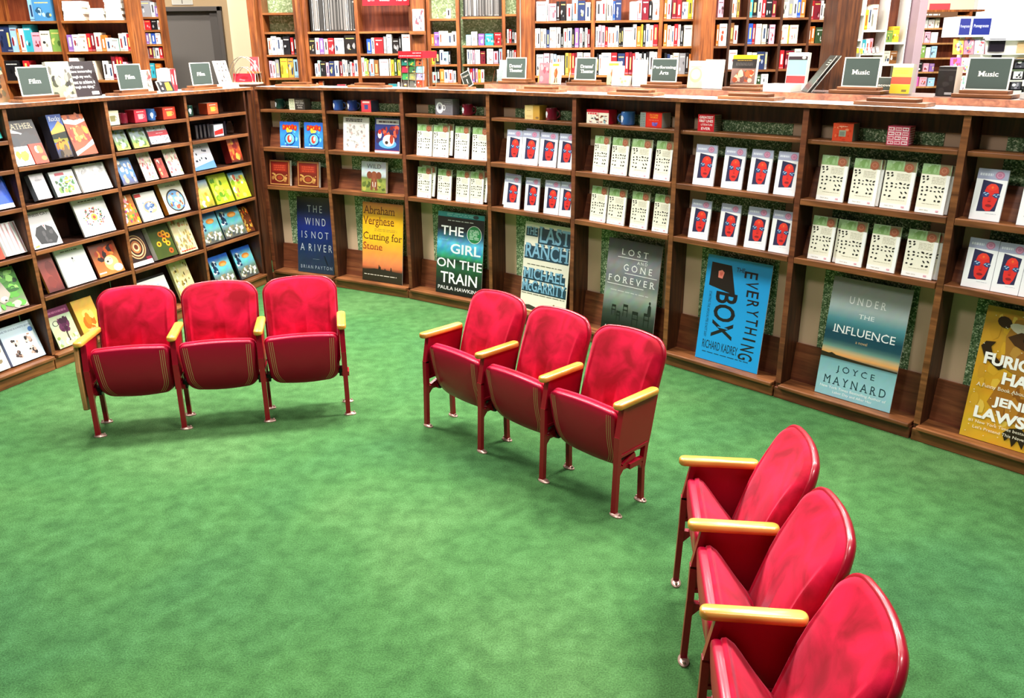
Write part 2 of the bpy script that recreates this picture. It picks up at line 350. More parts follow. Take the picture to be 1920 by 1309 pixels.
for k in range(8):
    M, ln = FR[k]
    e = empty('display_case', M); tag(e, 'curved run display case bay holding the ' + POSTER[k], 'display case', 'display case bays of the curved wall')
    a0, a1 = 0.021, ln - 0.025
    board('divider', e, -0.02, 0, 0.0, 0.02, 0.20, HC - .001, M_DARK)
    mb = MB(); mb.box(-0.0195, -0.004, 0.106, 0.0195, 0.0, HC - .002); mb.obj('divider_edge', M_EDGE if k % 2 else M_BACKB, e)
    
    board('back_panel', e, a0, .182, 0.09, a1, .196, HC - .1, M_BEIGE, 0)
    board('cloth_strip', e, .17 * ln, .177, 0.10, .82 * ln, .182, HC - .12, M_SPECK, 0)
    board('top_rail', e, a0, .165, HC - .115, a1, .182, HC - .001, M_DARK)
    board('mug_shelf', e, a0, .012, 1.747, a1, .176, 1.775, M_EDGE)
    for zs in (1.40, 1.01):
        sh = board('leaflet_shelf', e, a0, -.004, zs - .04, a1, .176, zs, M_EDGE)
        leaning('leaning_board', sh, a0, a1, .105, zs, .158, zs + .19, M_BACKB)
    leaning('kick_board', e, a0, a1, .125, .105, .163, .37, M_BACKB)
    board('ledge', e, (a0 - .01 if k % 2 else a0), -.045, .078, ln - .034, .20, .105, M_EDGE, .006)
    board('plinth', e, -.016, -.022, 0, ln - .028, .05, .078, M_EDGE if k % 3 else M_BACKB)
LWHERE = ['at the near end', 'holding the white sketch and cat books', 'holding the paint and flower books', 'in the corner with blue castle books']
LEV = {0: [1.745, 1.54, 1.265, .915, .53], 1: [1.548, 1.27, .925, .57], 2: [1.762, 1.555, 1.27, .93, .56], 3: [1.765, 1.556, 1.275, .92, .565]}
for k in range(4):
    M, ln = FL[k]
    e = empty('book_case', M); tag(e, 'dark pine book case bay ' + LWHERE[k] + ' of the straight run', 'bookcase', 'book case bays of the straight run')
    a0, a1 = 0.0165, ln - (.042 if k == 3 else .0225)
    if k == 3: board('divider', e, ln - .040, 0, 0, ln - .012, .27, HC - .001, M_DARK)
    board('divider', e, -0.016, 0, 0, 0.016, .27, HC - .001, M_DARK)
    mb = MB(); mb.box(-0.0155, -0.004, 0.113, 0.0155, 0.0, HC - .002); mb.obj('divider_edge', M_EDGE, e)
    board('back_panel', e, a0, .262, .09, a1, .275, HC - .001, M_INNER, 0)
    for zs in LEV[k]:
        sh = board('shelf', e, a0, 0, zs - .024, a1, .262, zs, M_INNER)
        mb = MB(); mb.box(a0, -.012, zs - .026, a1, 0, zs + .004); mb.obj('shelf_edge', M_EDGE, sh, bevel=.003)
    board('ledge', e, a0 - .012, -.04, .085, ln - .024, .262, .112, M_EDGE, .005)
    board('plinth', e, -.014, -.018, 0, ln - .022, .05, .085, M_EDGE)
# corner post closing the two runs
cx = MB(); cx.prism([(-2.600, 8.728), (-2.577, 8.864), (-2.74, 9.04), (-2.86, 8.83)], (0, HC - .001), 'z')
o = cx.obj('corner_post', M_DARK, bevel=.008); tag(o, 'broad pine corner post where the straight and curved cases meet', 'post')
# worktops
def ribbon(P, v0, v1, z0, z1, mat, name, edge=None):
    """a board following a polyline: v is the distance behind it"""
    n = len(P); nn = []
    for i in range(n):
        a = P[max(i - 1, 0)]; b = P[min(i + 1, n - 1)]; d = Vector((b[0] - a[0], b[1] - a[1])).normalized(); nn.append((-d.y, d.x))
    def at(i, v): return (P[i][0] + nn[i][0] * v, P[i][1] + nn[i][1] * v)
    mb = MB(); rings = []
    for i in range(n): rings.append([(*at(i, v0), z0), (*at(i, v0), z1), (*at(i, v1), z1), (*at(i, v1), z0)])
    mb.loft(rings); o = mb.obj(name, mat, fix=True)
    if edge:
        m2 = MB(); m2.loft([[(*at(i, v0 - .012), z0 + .0003), (*at(i, v0 - .012), z1 + .0005), (*at(i, v0), z1 + .0005), (*at(i, v0), z0 + .0003)] for i in range(n)])
        m2.obj('edge_band', edge, o, fix=True)
    return o, at
top, _ = ribbon(T, -.004, .33, HC, HC + .026, M_WHITE, 'worktop', M_EDGE); tag(top, 'white laminate worktop along the curved display cases', 'worktop')
topl, _ = ribbon(LL + [(-2.574, 8.796)], -.01, .42, HC, HC + .026, M_WHITE, 'worktop', M_EDGE); tag(topl, 'white laminate worktop along the straight book cases', 'worktop')
ZT = HC + .026
ZB = 2.036
tier, _ = ribbon([(-0.42, 7.68)] + T[3:], .335, .80, 0, ZB, M_DARK, 'back_counter'); tag(tier, 'raised dark pine counter running behind the white curved worktop', 'counter')
m2, _ = ribbon([(-0.42, 7.68)] + T[3:], .328, .335, HC + .027, ZB + .001, M_RISER, 'riser_board'); m2.parent = tier

# ------------------------------------------------------------ theatre seats
def rrect(x0, x1, z0, z1, rt, rb, n=8, bow=0.0, bowb=0.0, m=6, taper=0.0):
    """rounded outline, counter-clockwise from the lower left; bow arches the top edge, bowb the lower one"""
    xc, hw = (x0 + x1) / 2, (x1 - x0) / 2; rt = max(min(rt, hw * .97, (z1 - z0) * .48), .003); rb = max(min(rb, hw * .97, (z1 - z0) * .48), .003); P = []
    def arc(cx, cz, r, a0, a1):
        for i in range(n + 1): a = a0 + (a1 - a0) * i / n; P.append([cx + r * math.cos(a), cz + r * math.sin(a)])
    def line(p, q, k):
        for i in range(1, k): P.append([p[0] + (q[0] - p[0]) * i / k, p[1] + (q[1] - p[1]) * i / k])
    arc(x0 + rb, z0 + rb, rb, PI, 1.5 * PI); line((x0 + rb, z0), (x1 - rb, z0), m)
    arc(x1 - rb, z0 + rb, rb, 1.5 * PI, 2 * PI); line((x1, z0 + rb), (x1, z1 - rt), m)
    arc(x1 - rt, z1 - rt, rt, 0, .5 * PI); line((x1 - rt, z1), (x0 + rt, z1), m)
    arc(x0 + rt, z1 - rt, rt, .5 * PI, PI); line((x0, z1 - rt), (x0, z0 + rb), m)
    for p in P:
        t = (p[1] - z0) / (z1 - z0); s = ((p[0] - xc) / hw)
        p[1] += (bow * (1 - s * s) - bow) * max(0, min(1, (t - .55) / .45)) - bowb * (1 - s * s) * max(0, 1 - t / .5)
        p[0] = xc + (p[0] - xc) * (1 - taper * (1 - t))
    return P
def curve_y(x): return -0.40 * x * x           # the backs curve round the sitter
BW, BH, BLEAN = .252, .635, 17.0
def back_ring(inset, y, iz=None, full=False):
    """outline of the back: inset at the sides, iz at the top; full = the pad, thin at the top and thick lower down"""
    iz = inset if iz is None else iz; out = []
    for x, z in rrect(-BW + inset, BW - inset, min(inset, .05), BH - iz, .092 - min(inset, .08) * .4, .05 - min(inset, .08) * .3, bow=.035, taper=.05):
        g = 1.0
        if full:
            t = max(0, min(1, (BH - .02 - z) / .34)); g = .34 + .66 * math.sin(t * PI / 2); gb = max(0, min(1, (.50 - z) / .10))
            out.append((x, y[0] + (y[1] - y[0]) * g + (y[2] * gb if len(y) > 2 else 0) + curve_y(x), z))
        else: out.append((x, y + curve_y(x), z))
    return out
def make_shell():
    mb = MB(); mb.loft([back_ring(.10, .018), back_ring(.03, .014), back_ring(.008, .006), back_ring(0, -.006), back_ring(0, -.022), back_ring(.005, -.027), back_ring(.013, -.027)], True, False, L('#8e0a20'))
    return mb.mesh('back_shell', [M_MAROON], True, True)
def make_back():
    mb = MB(); Y0 = -.022
    mb.loft([back_ring(.010, Y0), back_ring(.012, (Y0, -.040), .011, True), back_ring(.020, (Y0, -.062), .014, True), back_ring(.046, (Y0, -.088), .020, True), back_ring(.052, (Y0, -.091, -.004), .025, True), back_ring(.057, (Y0, -.0925, -.004), .030, True), back_ring(.062, (Y0, -.094, .002), .035, True), back_ring(.075, (Y0, -.097), .048, True), back_ring(.105, (Y0, -.103), .085, True), back_ring(.15, (Y0, -.108), .15, True), back_ring(.20, (Y0, -.110), .24, True)], False, True)
    return mb.mesh('backrest', [M_VEL], True, True)
def pan_y(z):
    t = max(0, min(1, (z - .215) / .36))
    return .078 * (1 - t) ** 2.6 - .018 * t + .004
SX = .236
def seat_ring(inset, dy, thick=0.0):
    """outline of the tipped-up seat; thick 0..1 goes from the pan to the cushion's far face"""
    out = []
    for x, z in rrect(-SX + inset, SX - inset, .232 + inset, .578 - inset, .04 - inset * .5, .07 - inset * .4, bow=.012, bowb=.022, taper=.06):
        t = max(0, min(1, (z - .21) / .37)); depth = .062 + .105 * (1 - t) / .5 if t > .5 else .167 - .085 * (.5 - t) / .5
        out.append((x, pan_y(z) + dy + thick * depth, z))
    return out
PANC = '#a8042e'
def make_pan():
    mb = MB(); mb.loft([seat_ring(.002, .034), seat_ring(0, .026), seat_ring(0, .012), seat_ring(.004, .004), seat_ring(.012, 0), seat_ring(.05, -.004), seat_ring(.10, -.008), seat_ring(.15, -.010)], False, True, L(PANC))
    for i in (.026, .038, .050):                                     # three pale pinstripes down each side
        dy = -(i - .012) / .038 * .004 - .0007; zs = [.552 - .012 * j for j in range(27)]
        def px(z, ii): t = (z - .232) / .346; q = SX * (1 - .06 * (1 - t)) - ii; return q - (.040 * ((.335 - z) / .10) ** 2 if z < .335 else 0)
        for sgn in (-1, 1):
            for za, zb in zip(zs, zs[1:]):
                mb.poly([(sgn * px(za, i), pan_y(za) + dy, za), (sgn * px(zb, i), pan_y(zb) + dy, zb), (sgn * px(zb, i + .0032), pan_y(zb) + dy - .0004, zb), (sgn * px(za, i + .0032), pan_y(za) + dy - .0004, za)], L('#cfa070'))
    return mb.mesh('seat_pan', [M_PAN], True)
def make_cushion():
    mb = MB(); mb.loft([seat_ring(.004, .030), seat_ring(-.004, .036), seat_ring(-.006, .05), seat_ring(-.004, 0, .75), seat_ring(.006, 0, .92), seat_ring(.022, 0, 1.0), seat_ring(.06, 0, 1.10), seat_ring(.12, 0, 1.16), seat_ring(.18, 0, 1.18)], True, True)
    return mb.mesh('seat', [M_VEL], True, True)
def bar(mb, p, q, w, d):
    """a flat bar in the (y,z) plane from p to q: width w in the plane, d across"""
    a = Vector(p); b = Vector(q); t = (b - a).normalized(); n = Vector((-t.y, t.x)) * (w / 2)
    mb.prism([tuple(a - n), tuple(b - n), tuple(b + n), tuple(a + n)], (-d / 2, d / 2), 'x')
def make_standard():
    mb = MB()
    mb.prism([(-.030, .335), (.235, .335), (.252, .40), (.298, .612), (.008, .612), (-.026, .45)], (-.010, .010), 'x')
    bar(mb, (-.028, .012), (-.018, .30), .026, .030); bar(mb, (-.018, .29), (-.016, .45), .026, .034); bar(mb, (-.016, .44), (.016, .612), .024, .034)
    bar(mb, (.196, .012), (.192, .22), .026, .028); bar(mb, (.193, .21), (.215, .345), .028, .028)
    bar(mb, (-.022, .268), (.20, .258), .022, .026); bar(mb, (-.022, .338), (.222, .345), .016, .03)
    bar(mb, (-.02, .225), (.02, .268), .022, .024); bar(mb, (.19, .205), (.155, .258), .022, .024)
    bar(mb, (.02, .272), (.12, .312), .03, .022); bar(mb, (.06, .262), (.15, .262), .03, .05)
    return mb.mesh('standard', [M_MAROON])
def make_foot():
    mb = MB(); n = 20
    mb.loft([[(a * math.cos(2 * PI * i / n), b * math.sin(2 * PI * i / n), z) for i in range(n)] for a, b, z in ((.040, .023, 0), (.040, .023, .006), (.034, .018, .011), (.014, .012, .016))], True, True)
    for sx in (-1, 1): mb.lathe([(.007, .008), (.007, .017), (.004, .022)], 8, sx * .027, 0, cap1=True)
    return mb.mesh('foot_plate', [M_STEEL], False, True)
def make_arm():
    mb = MB()
    def out(i, z):
        P = rrect(-.029 + i, .029 - i, -.048 + i, .292 - i, .027 - i, .027 - i, n=6)
        return [(x, y, z) for x, y in P]
    mb.loft([out(.004, .612), out(.0, .618), out(.0, .634), out(.003, .640), out(.009, .643)], True, True)
    return mb.mesh('armrest', [M_ARM], True, True)
def make_hinge():
    mb = MB(); mb.box(-.24, .085, .262, .24, .105, .282); mb.box(-.25, .06, .25, -.225, .13, .30); mb.box(.225, .06, .25, .25, .13, .30); return mb.mesh('hinge_bar', [M_BLACKM])
ME = dict(shell=make_shell(), back=make_back(), pan=make_pan(), cushion=make_cushion(), std=make_standard(), foot=make_foot(), arm=make_arm(), hinge=make_hinge())
def mo(name, me, parent, M=None):
    o = bpy.data.objects.new(name, me); COL.objects.link(o); o.parent = parent
    if M is not None: o.matrix_local = M
    return o
PITCHW = .53
def seat_row(x, y, th, label, end_panel=False):
    e = empty('theater_seat_row', Matrix.Translation((x, y, 0)) @ Matrix.Rotation(th, 4, 'Z'))
    tag(e, label, 'theater seats', 'rows of red theater seats')
    for i in range(3):
        u = PITCHW * (i + .5)
        bk = mo('backrest', ME['back'], e, Tr(u, .262, .262) @ Rx(-BLEAN)); sh = mo('back_shell', ME['shell'], bk); sh['label'] = 'glossy maroon metal shell and rim'
        st = mo('seat', ME['cushion'], e, Tr(u, 0, 0)); mo('seat_pan', ME['pan'], st); mo('hinge_bar', ME['hinge'], st)
    for i in range(4):
        s = mo('standard', ME['std'], e, Tr(PITCHW * i, 0, 0))
        mo('foot_plate', ME['foot'], s, Tr(.012, -.028, 0)); mo('foot_plate', ME['foot'], s, Tr(0.0, .196, 0))
        mo('armrest', ME['arm'], s, Tr(-.02, .01, 0) @ Rz(-8) if end_panel and i == 0 else Tr(0, 0, 0))
    if end_panel:
        mb = MB(); mb.prism([(-.035, .19), (.05, .165), (.20, .20), (.285, .605), (.0, .608), (-.04, .45)], (-.058, -.03), 'x')
        p = mb.obj('end_panel', M_TAN, e, bevel=.006); p['label'] = 'tan wooden outer end panel'
    return e
seat_row(-2.6818, 4.9713, .1979, 'three joined red velvet theater seats with a tan end panel, before the straight cases', True)
seat_row(-0.5443, 5.0829, -.8090, 'three joined red velvet theater seats before the train and ranch posters')
seat_row(0.777, 3.3133, -1.6979, 'three joined red velvet theater seats nearest the camera, cut off by the photo edge')
# ------------------------------------------------------------ posters on the bottom ledges
def place(o, FRM, k, u, v, z, lean=0.0, yaw=0.0):
    if lean and o.type == 'MESH': z += max(c[1] for c in o.bound_box) * math.sin(math.radians(lean)) + .0005
    o.matrix_world = FRM[k][0] @ Tr(u, v, z) @ Rz(yaw) @ Rx(-lean); return o
ORD = ['first', 'second', 'third', 'fourth', 'fifth', 'sixth', 'seventh', 'eighth', 'ninth', 'tenth', 'eleventh', 'twelfth', 'thirteenth', 'fourteenth', 'fifteenth', 'sixteenth', 'seventeenth', 'eighteenth']
def p_wind(A):
    A.bg([(0, '#223244'), (.2, '#182842'), (.4, '#122654'), (.6, '#0b2270'), (.76, '#0a1438'), (1, '#070a10')], noise=.12, n=12)
    c = '#b4bac0'
    A.text('T H E', .29, .80, .69, .89, c, bold=-.012); A.text('W I N D', .22, .63, .78, .725, c, bold=-.012); A.text('I S  N O T', .12, .46, .86, .55, c, bold=-.012); A.text('A  R I V E R', .08, .29, .95, .385, c, bold=-.012)
    A.rect(.42, .185, .60, .188, '#7f8a96'); A.poly([(.72, .24), (.76, .235), (.84, .13), (.85, .10), (.80, .13), (.76, .18)], '#0a1220'); A.text('B R I A N  P A Y T O N', .08, .055, .95, .10, '#93a0ac')
def p_yellow(A):
    A.bg([(0, '#241d14'), (.16, '#2e2418'), (.165, '#c8603c'), (.26, '#e08850'), (.38, '#e8983c'), (.55, '#f2c01c'), (.82, '#f4b41c'), (1, '#dc7c3c')], noise=.06, n=14)
    A.poly([(0, .14), (.3, .165), (.6, .16), (1, .14), (1, .10), (0, .10)], '#241d14')
    for x, h in ((.40, .06), (.43, .045), (.55, .02), (.70, .045)): A.poly([(x, .15), (x + .012, .16 + h), (x + .03, .16 + h * .8), (x + .045, .15)], '#1c160e')
    d = '#5e1c10'
    A.text('Abraham', .02, .855, .80, .955, d, True); A.text('Verghese', .02, .69, .78, .825, d, True); A.text('Cutting for', .02, .505, .98, .625, d, True); A.text('Stone', .02, .405, .50, .495, '#9c2418', True)
    A.lines(.3, .64, .86, .68, 2, '#b89030', 3); A.lines(.05, .07, .86, .095, 1, '#d8cfc0', 4)
def p_train(A):
    A.bg([(0, '#0c0e10'), (.14, '#14181a'), (.24, '#10301c'), (.34, '#1c5838'), (.42, '#0e2018'), (.47, '#2fa070'), (.53, '#2496b4'), (.63, '#5cbede'), (.70, '#2a6478'), (.78, '#101820'), (1, '#0b0d10')], noise=.3, seed=5, n=16)
    A.rect(0, .94, 1, 1, '#1f9aa8'); A.lines(.2, .95, .8, .99, 2, '#9fe0e4', 2); A.ell(.82, .968, .06, .022, '#10383e')
    A.lines(.22, .885, .80, .912, 1, '#d8d8d8', 7)
    A.text('THE', .08, .72, .57, .83, '#f2f4f2', bold=.012); A.text('GIRL', .30, .505, .95, .625, '#e4f2f4', bold=.02); A.text('ON THE', .01, .325, .99, .435, '#f2f4f2', bold=.01); A.text('TRAIN', .10, .135, .90, .27, '#f2f4f2', bold=.012)
    A.text('PAULA HAWKINS', .05, .05, .94, .095, '#e8e8e8', bold=.005)
    A.ell(.80, .76, .155, .105, '#f0f4ee', 28); A.ell(.80, .76, .148, .100, '#1d7a44', 28); A.lines(.70, .70, .90, .82, 7, '#d4ecd8', 9); A.text('a novel', .05, .655, .24, .675, '#8fd0e0')
def p_ranch(A):
    A.bg('#e9e3d2'); A.bg([(0, '#c8a050'), (.08, '#e0bc68'), (.14, '#e9e3d2')], b1=.14)
    A.poly([(0, .06), (.2, .08), (.45, .05), (.7, .09), (1, .12), (1, .07), (.7, .05), (.4, .02), (0, .03)], '#3c342c'); A.blots(3, ['#a87c54', '#8a5c3c', '#c89a60'], 12, .03, .08, (.55, 0, 1, .11))
    for q in ((.03, .845, .29, .94), (.30, .775, .985, .945), (.02, .595, .98, .74), (.02, .36, .94, .455), (.01, .222, .98, .32)): A.rect(*q, '#1f3d50')
    for t, a0, b0, a1, b1 in (('THE', .03, .86, .27, .95), ('LAST', .31, .79, .98, .965), ('RANCH', .02, .61, .97, .775), ('MICHAEL', .02, .375, .93, .495), ('McGARRITY', .01, .235, .97, .36)):
        A.text(t, a0 + .02, b0 - .014, a1 + .015, b1 - .010, '#1d3848', True, .035); A.text(t, a0 + .01, b0 - .006, a1 + .008, b1 - .004, '#234a60', True, .03); A.text(t, a0, b0, a1, b1, '#7fb0cc', True, .015)
    A.lines(.1, .525, .85, .545, 1, '#4a4438', 3); A.lines(.02, .195, .96, .215, 1, '#4a4438', 5)
def p_lost(A):
    A.bg([(0, '#0b0d0c'), (.12, '#121514'), (.24, '#343c36'), (.34, '#6c7a70'), (.44, '#98a098'), (.55, '#6c6f72'), (.75, '#86888c'), (.9, '#58595c'), (1, '#3c3c3f')], noise=.14, seed=8, n=14)
    w_ = '#ededec'
    A.text('L O S T', .27, .845, .76, .91, w_, True); A.rect(.20, .815, .76, .821, w_); A.text('A N D', .57, .772, .76, .802, w_, True); A.text('G O N E', .33, .685, .86, .755, w_, True); A.rect(.36, .655, .96, .661, w_)
    A.text('F O R E V E R', .05, .555, .94, .625, w_, True); A.rect(.04, .525, .74, .531, w_); A.lines(.12, .455, .84, .475, 1, '#c8ccc8', 6)
    for x, b, s in ((.18, .25, .8), (.40, .27, .9), (.58, .20, 1.15), (.80, .22, 1.0), (.28, .20, .7)):
        for q in (0, .085 * s): A.rect(x + q, b - .07 * s, x + q + .012, b + .075 * s, '#141816')
        A.rect(x, b + .045 * s, x + .095 * s, b + .075 * s, '#141816'); A.rect(x - .005, b, x + .105 * s, b + .012, '#141816')
    A.ell(.885, .405, .018, .016, '#1c201e'); A.poly([(.855, .27), (.86, .37), (.885, .39), (.915, .37), (.92, .27)], '#1c201e'); A.text('A L E X  G R E C I A N', .06, .045, .92, .08, w_, True); A.rect(.05, .028, .60, .032, w_)
def p_box(A):
    A.bg('#1d9ce0'); A.poly([(.07, .715), (.50, .665), (.39, .93), (.075, .935)], '#211c1c'); A.poly([(.20, .80), (.27, .795), (.29, .855), (.25, .875), (.195, .86)], '#f08878'); A.poly([(.22, .82), (.26, .82), (.265, .85), (.22, .85)], '#e06a5c')
    k = '#1c1a1e'
    A.text('BOX', .20, .235, .545, .675, k, bold=.02, rot=90); A.text('THE', .47, .885, .60, .925, k, bold=.01)
    for i, ch in enumerate('EVERYTHING'):
        t = i / 9; q = .022 if ch == 'I' else 0; A.text(ch, .60 + .09 * math.sin(t * 3.0) + .06 * t, .905 - .083 * i - .062 + q, .80 + .05 * math.sin(t * 3.0) + .09 * t, .905 - .083 * i - q, k, bold=.01, rot=90)
    A.text('STARTING THE APOCALYPSE IS NOT EASY', .095, .22, .135, .66, '#164a6c', rot=90); A.text('RICHARD KADREY', .09, .115, .66, .195, '#122c42'); A.lines(.10, .07, .84, .09, 1, '#15405e', 3)
    A.rect(.30, .335, .46, .345, '#1d9ce0')
def p_infl(A):
    A.bg([(0, '#8ec2cc'), (.15, '#93c4cc'), (.30, '#7cb0b6'), (.33, '#5c8e94'), (.335, '#2a2418'), (.36, '#e6a058'), (.385, '#dcb078'), (.42, '#6f9a8c'), (.47, '#1d4a58'), (.55, '#134656'), (.66, '#4c8f98'), (.76, '#a6b8b8'), (.9, '#a2a6a6'), (1, '#888a8a')], noise=.04, n=22)
    A.poly([(0, .325), (.0, .365), (.10, .36), (.14, .37), (.2, .355), (.5, .345), (1, .335), (1, .325)], '#2a2418')
    A.text('U N D E R', .25, .80, .72, .86, '#f2f4f4', True); A.text('THE', .40, .695, .60, .73, '#e6eeee', True); A.text('INFLUENCE', .10, .545, .90, .615, '#f4f6f6', True); A.text('a novel', .42, .485, .57, .51, '#c8a878')
    A.text('J O Y C E', .24, .205, .74, .275, '#17343e', True); A.text('M A Y N A R D', .09, .105, .91, .175, '#17343e', True); A.text('New York Times Bestselling Author of', .06, .058, .93, .088, '#eef6f6'); A.text('Labor Day and After Her', .24, .022, .76, .050, '#eef6f6')
def p_gold(A):
    A.bg([(0, '#dcaa2c'), (.4, '#d49c24'), (1, '#c89430')], noise=.10, n=12); A.blots(4, ['#e4b840', '#d8a42c', '#cc962a', '#e8c050'], 40, .03, .09)
    A.poly([(.20, .30), (.30, .50), (.62, .60), (1, .62), (1, .16), (.6, .18), (.36, .20)], '#a86c20'); A.blots(5, ['#9a5e1c', '#b87c28', '#8a5218'], 18, .05, .12, (.3, .18, 1, .60))
    A.poly([(.12, .62), (.28, .64), (.24, .80), (.30, .93), (.5, .96), (.9, .93), (1, .75), (1, .56), (.5, .52)], '#a8742c'); A.blots(6, ['#a06a2c', '#b48038', '#bc8c3c'], 20, .04, .08, (.28, .6, 1, .92))
    A.ell(.20, .90, .075, .04, '#3a2414', 12, -.4); A.ell(.45, .855, .20, .042, '#d8ccb4', 16, -.25); A.poly([(.26, .80), (.38, .85), (.66, .82), (.68, .75), (.5, .71), (.34, .75)], '#4a2e1a'); A.ell(.46, .80, .05, .030, '#140e0a', 14); A.ell(.475, .81, .014, .010, '#f4f0e8', 8); A.ell(.62, .70, .12, .05, '#e0d4bc', 14)
    A.poly([(.02, .70), (.06, .74), (.16, .75), (.12, .71), (.15, .66), (.30, .58), (.24, .55), (.08, .62)], '#2e1c10'); A.poly([(.42, .10), (.46, .05), (.50, .09), (.54, .02), (.58, .08), (.64, .02), (.66, .09), (.73, .06), (.68, .13), (.58, .17), (.48, .15)], '#2a1a10')
    rnd = random.Random(2); y = A.lay()
    for i in range(60): a, b = rnd.random(), rnd.random(); A.ell(.02 + a * .96, .02 + b * .96, .006, .004, '#f4e8c0', 6, 0, y)
    A.text('FURIOUSLY', .08, .575, .96, .665, '#fffdf6', bold=.04); A.text('HAPPY', .30, .455, .86, .545, '#fffdf6', bold=.04); A.text('A Funny Book About Horrible Things', .06, .395, .96, .43, '#f8f0d8', True); A.text('JENNY', .26, .27, .80, .355, '#fffdf6', bold=.04); A.text('LAWSON', .10, .165, .93, .255, '#fffdf6', bold=.04)
    A.text('#1 New York Times bestselling author of', .06, .118, .95, .148, '#f8f0d8'); A.text("Let's Pretend This Never Happened", .12, .075, .9, .105, '#f8f0d8')
POS = [(p_wind, .290, .46, .795, '#0e1630', 'dark blue poster lettered THE WIND IS NOT A RIVER, standing on the corner ledge'),
       (p_yellow, .312, .505, .794, '#e0a030', 'yellow and orange sunset poster lettered Cutting for Stone'),
       (p_train, .291, .551, .784, '#101418', 'black and teal poster lettered THE GIRL ON THE TRAIN'),
       (p_ranch, .323, .518, .796, '#e9e3d2', 'cream poster with big blue letters THE LAST RANCH'),
       (p_lost, .297, .525, .781, '#3a3c3e', 'grey misty poster of empty chairs lettered LOST AND GONE FOREVER'),
       (p_box, .26, .529, .791, '#1d9ce0', 'bright blue poster lettered THE EVERYTHING BOX'),
       (p_infl, .257, .516, .803, '#8ec2cc', 'grey and teal horizon poster lettered UNDER THE INFLUENCE'),
       (p_gold, .241, .535, .804, '#c8901c', 'golden poster of a furry animal lettered FURIOUSLY HAPPY')]
for k, (art, u, w_, h_, cv, lab) in enumerate(POS):
    place(tag(card('book_poster', w_, h_, .006, art, cv, pages='#e8e4dc'), lab, 'poster', 'book posters on the bottom ledges'), FR, k, u, .03, .107, 6.5)

# ------------------------------------------------------------ leaflets on the two display shelves
def l_speck(A):
    A.bg([(0, '#fbfaf4'), (.1, '#fbfaf4'), (.12, '#f4f0dc'), (.8, '#f5f1de')])
    A.rect(.0, 0, 1, .105, '#fdfcf8'); A.rect(.88, .0, 1, .80, '#fdfdfb')
    A.bg([(0, '#8db070'), (1, '#a8c898')], b0=.79, b1=1); A.rect(.60, .79, .98, 1, '#8a7a58'); A.blots(3, ['#7aa05a', '#98bc80', '#b0cca0', '#86a868'], 12, .04, .12, (0, .8, .62, 1)); A.ell(.76, .87, .16, .095, '#a05a3c', 16); A.ring(.76, .88, .09, .05, .2, '#c08060', 14)
    rnd = random.Random(11); y = A.lay()
    for b, xs in ((.735, (.06, .2)), (.68, (.08, .22)), (.62, (.1,)), (.53, (.08, .25, .40, .54, .68, .80)), (.46, (.1, .26, .40, .54, .68, .80)), (.36, (.1, .24, .62, .76)), (.27, (.08, .24, .60, .74))):
        for x in xs: A.ell(x + .03, b + rnd.uniform(-.012, .012), rnd.uniform(.034, .062), rnd.uniform(.013, .022), rnd.choice(['#0c0b08', '#1c1810', '#14120c']), 7, rnd.uniform(-.9, .9), y)
    A.lines(.40, .60, .84, .75, 5, '#b8b09a', 5, .25); A.lines(.2, .18, .8, .205, 1, '#c0b8a4', 6); A.text('MAY 2016', .16, .045, .46, .07, '#9aa088'); A.rect(.72, .04, .82, .075, '#e0a8b4')
def l_face(A):
    A.bg('#fafafc'); A.bg([(0, '#a4a8c4'), (1, '#b4b8d0')], b0=.80, b1=1); A.lines(.08, .86, .5, .92, 1, '#e4e8f4', 4, .8); A.ell(.72, .89, .15, .075, '#c07c9c', 16); A.ring(.72, .89, .10, .05, .25, '#dca0bc', 14)
    A.poly([(.19, .165), (.80, .195), (.87, .73), (.22, .785)], '#26244c')
    A.poly([(.34, .34), (.38, .24), (.50, .185), (.64, .20), (.73, .29), (.79, .42), (.80, .56), (.76, .66), (.64, .72), (.50, .72), (.38, .66), (.33, .54)], '#e62a22'); A.ell(.57, .655, .17, .065, '#f03c26', 14); A.ell(.57, .65, .04, .025, '#f8702c', 8)
    A.poly([(.27, .50), (.34, .56), (.46, .55), (.53, .50), (.50, .465), (.38, .45), (.28, .46)], '#2c3c70'); A.poly([(.60, .49), (.66, .54), (.78, .55), (.86, .50), (.84, .46), (.72, .45)], '#2c3c70')
    for a, b, r_ in ((.34, .535, .4), (.40, .50, -.3), (.45, .525, .3), (.67, .51, .4), (.74, .485, -.3), (.79, .52, .3)): A.ell(a, b, .045, .010, '#a8d0ee', 8, r_)
    A.poly([(.50, .50), (.60, .50), (.60, .40), (.55, .385), (.49, .40)], '#d8241e'); A.ell(.55, .295, .105, .028, '#98141a', 12); A.rect(.45, .294, .65, .299, '#5a0c10'); A.poly([(.49, .385), (.61, .385), (.58, .37), (.52, .37)], '#981418'); A.lines(.5, .135, .86, .15, 1, '#b0b0c0', 2)
LW, LH = .16, .283
LF = {'s': card('leaflet', LW, LH, .012, l_speck, '#fbfaf4', pages='#f2eee2', mat=M_MATTE), 'f': card('leaflet', LW, LH, .012, l_face, '#fafafc', pages='#eeeef4', mat=M_MATTE)}
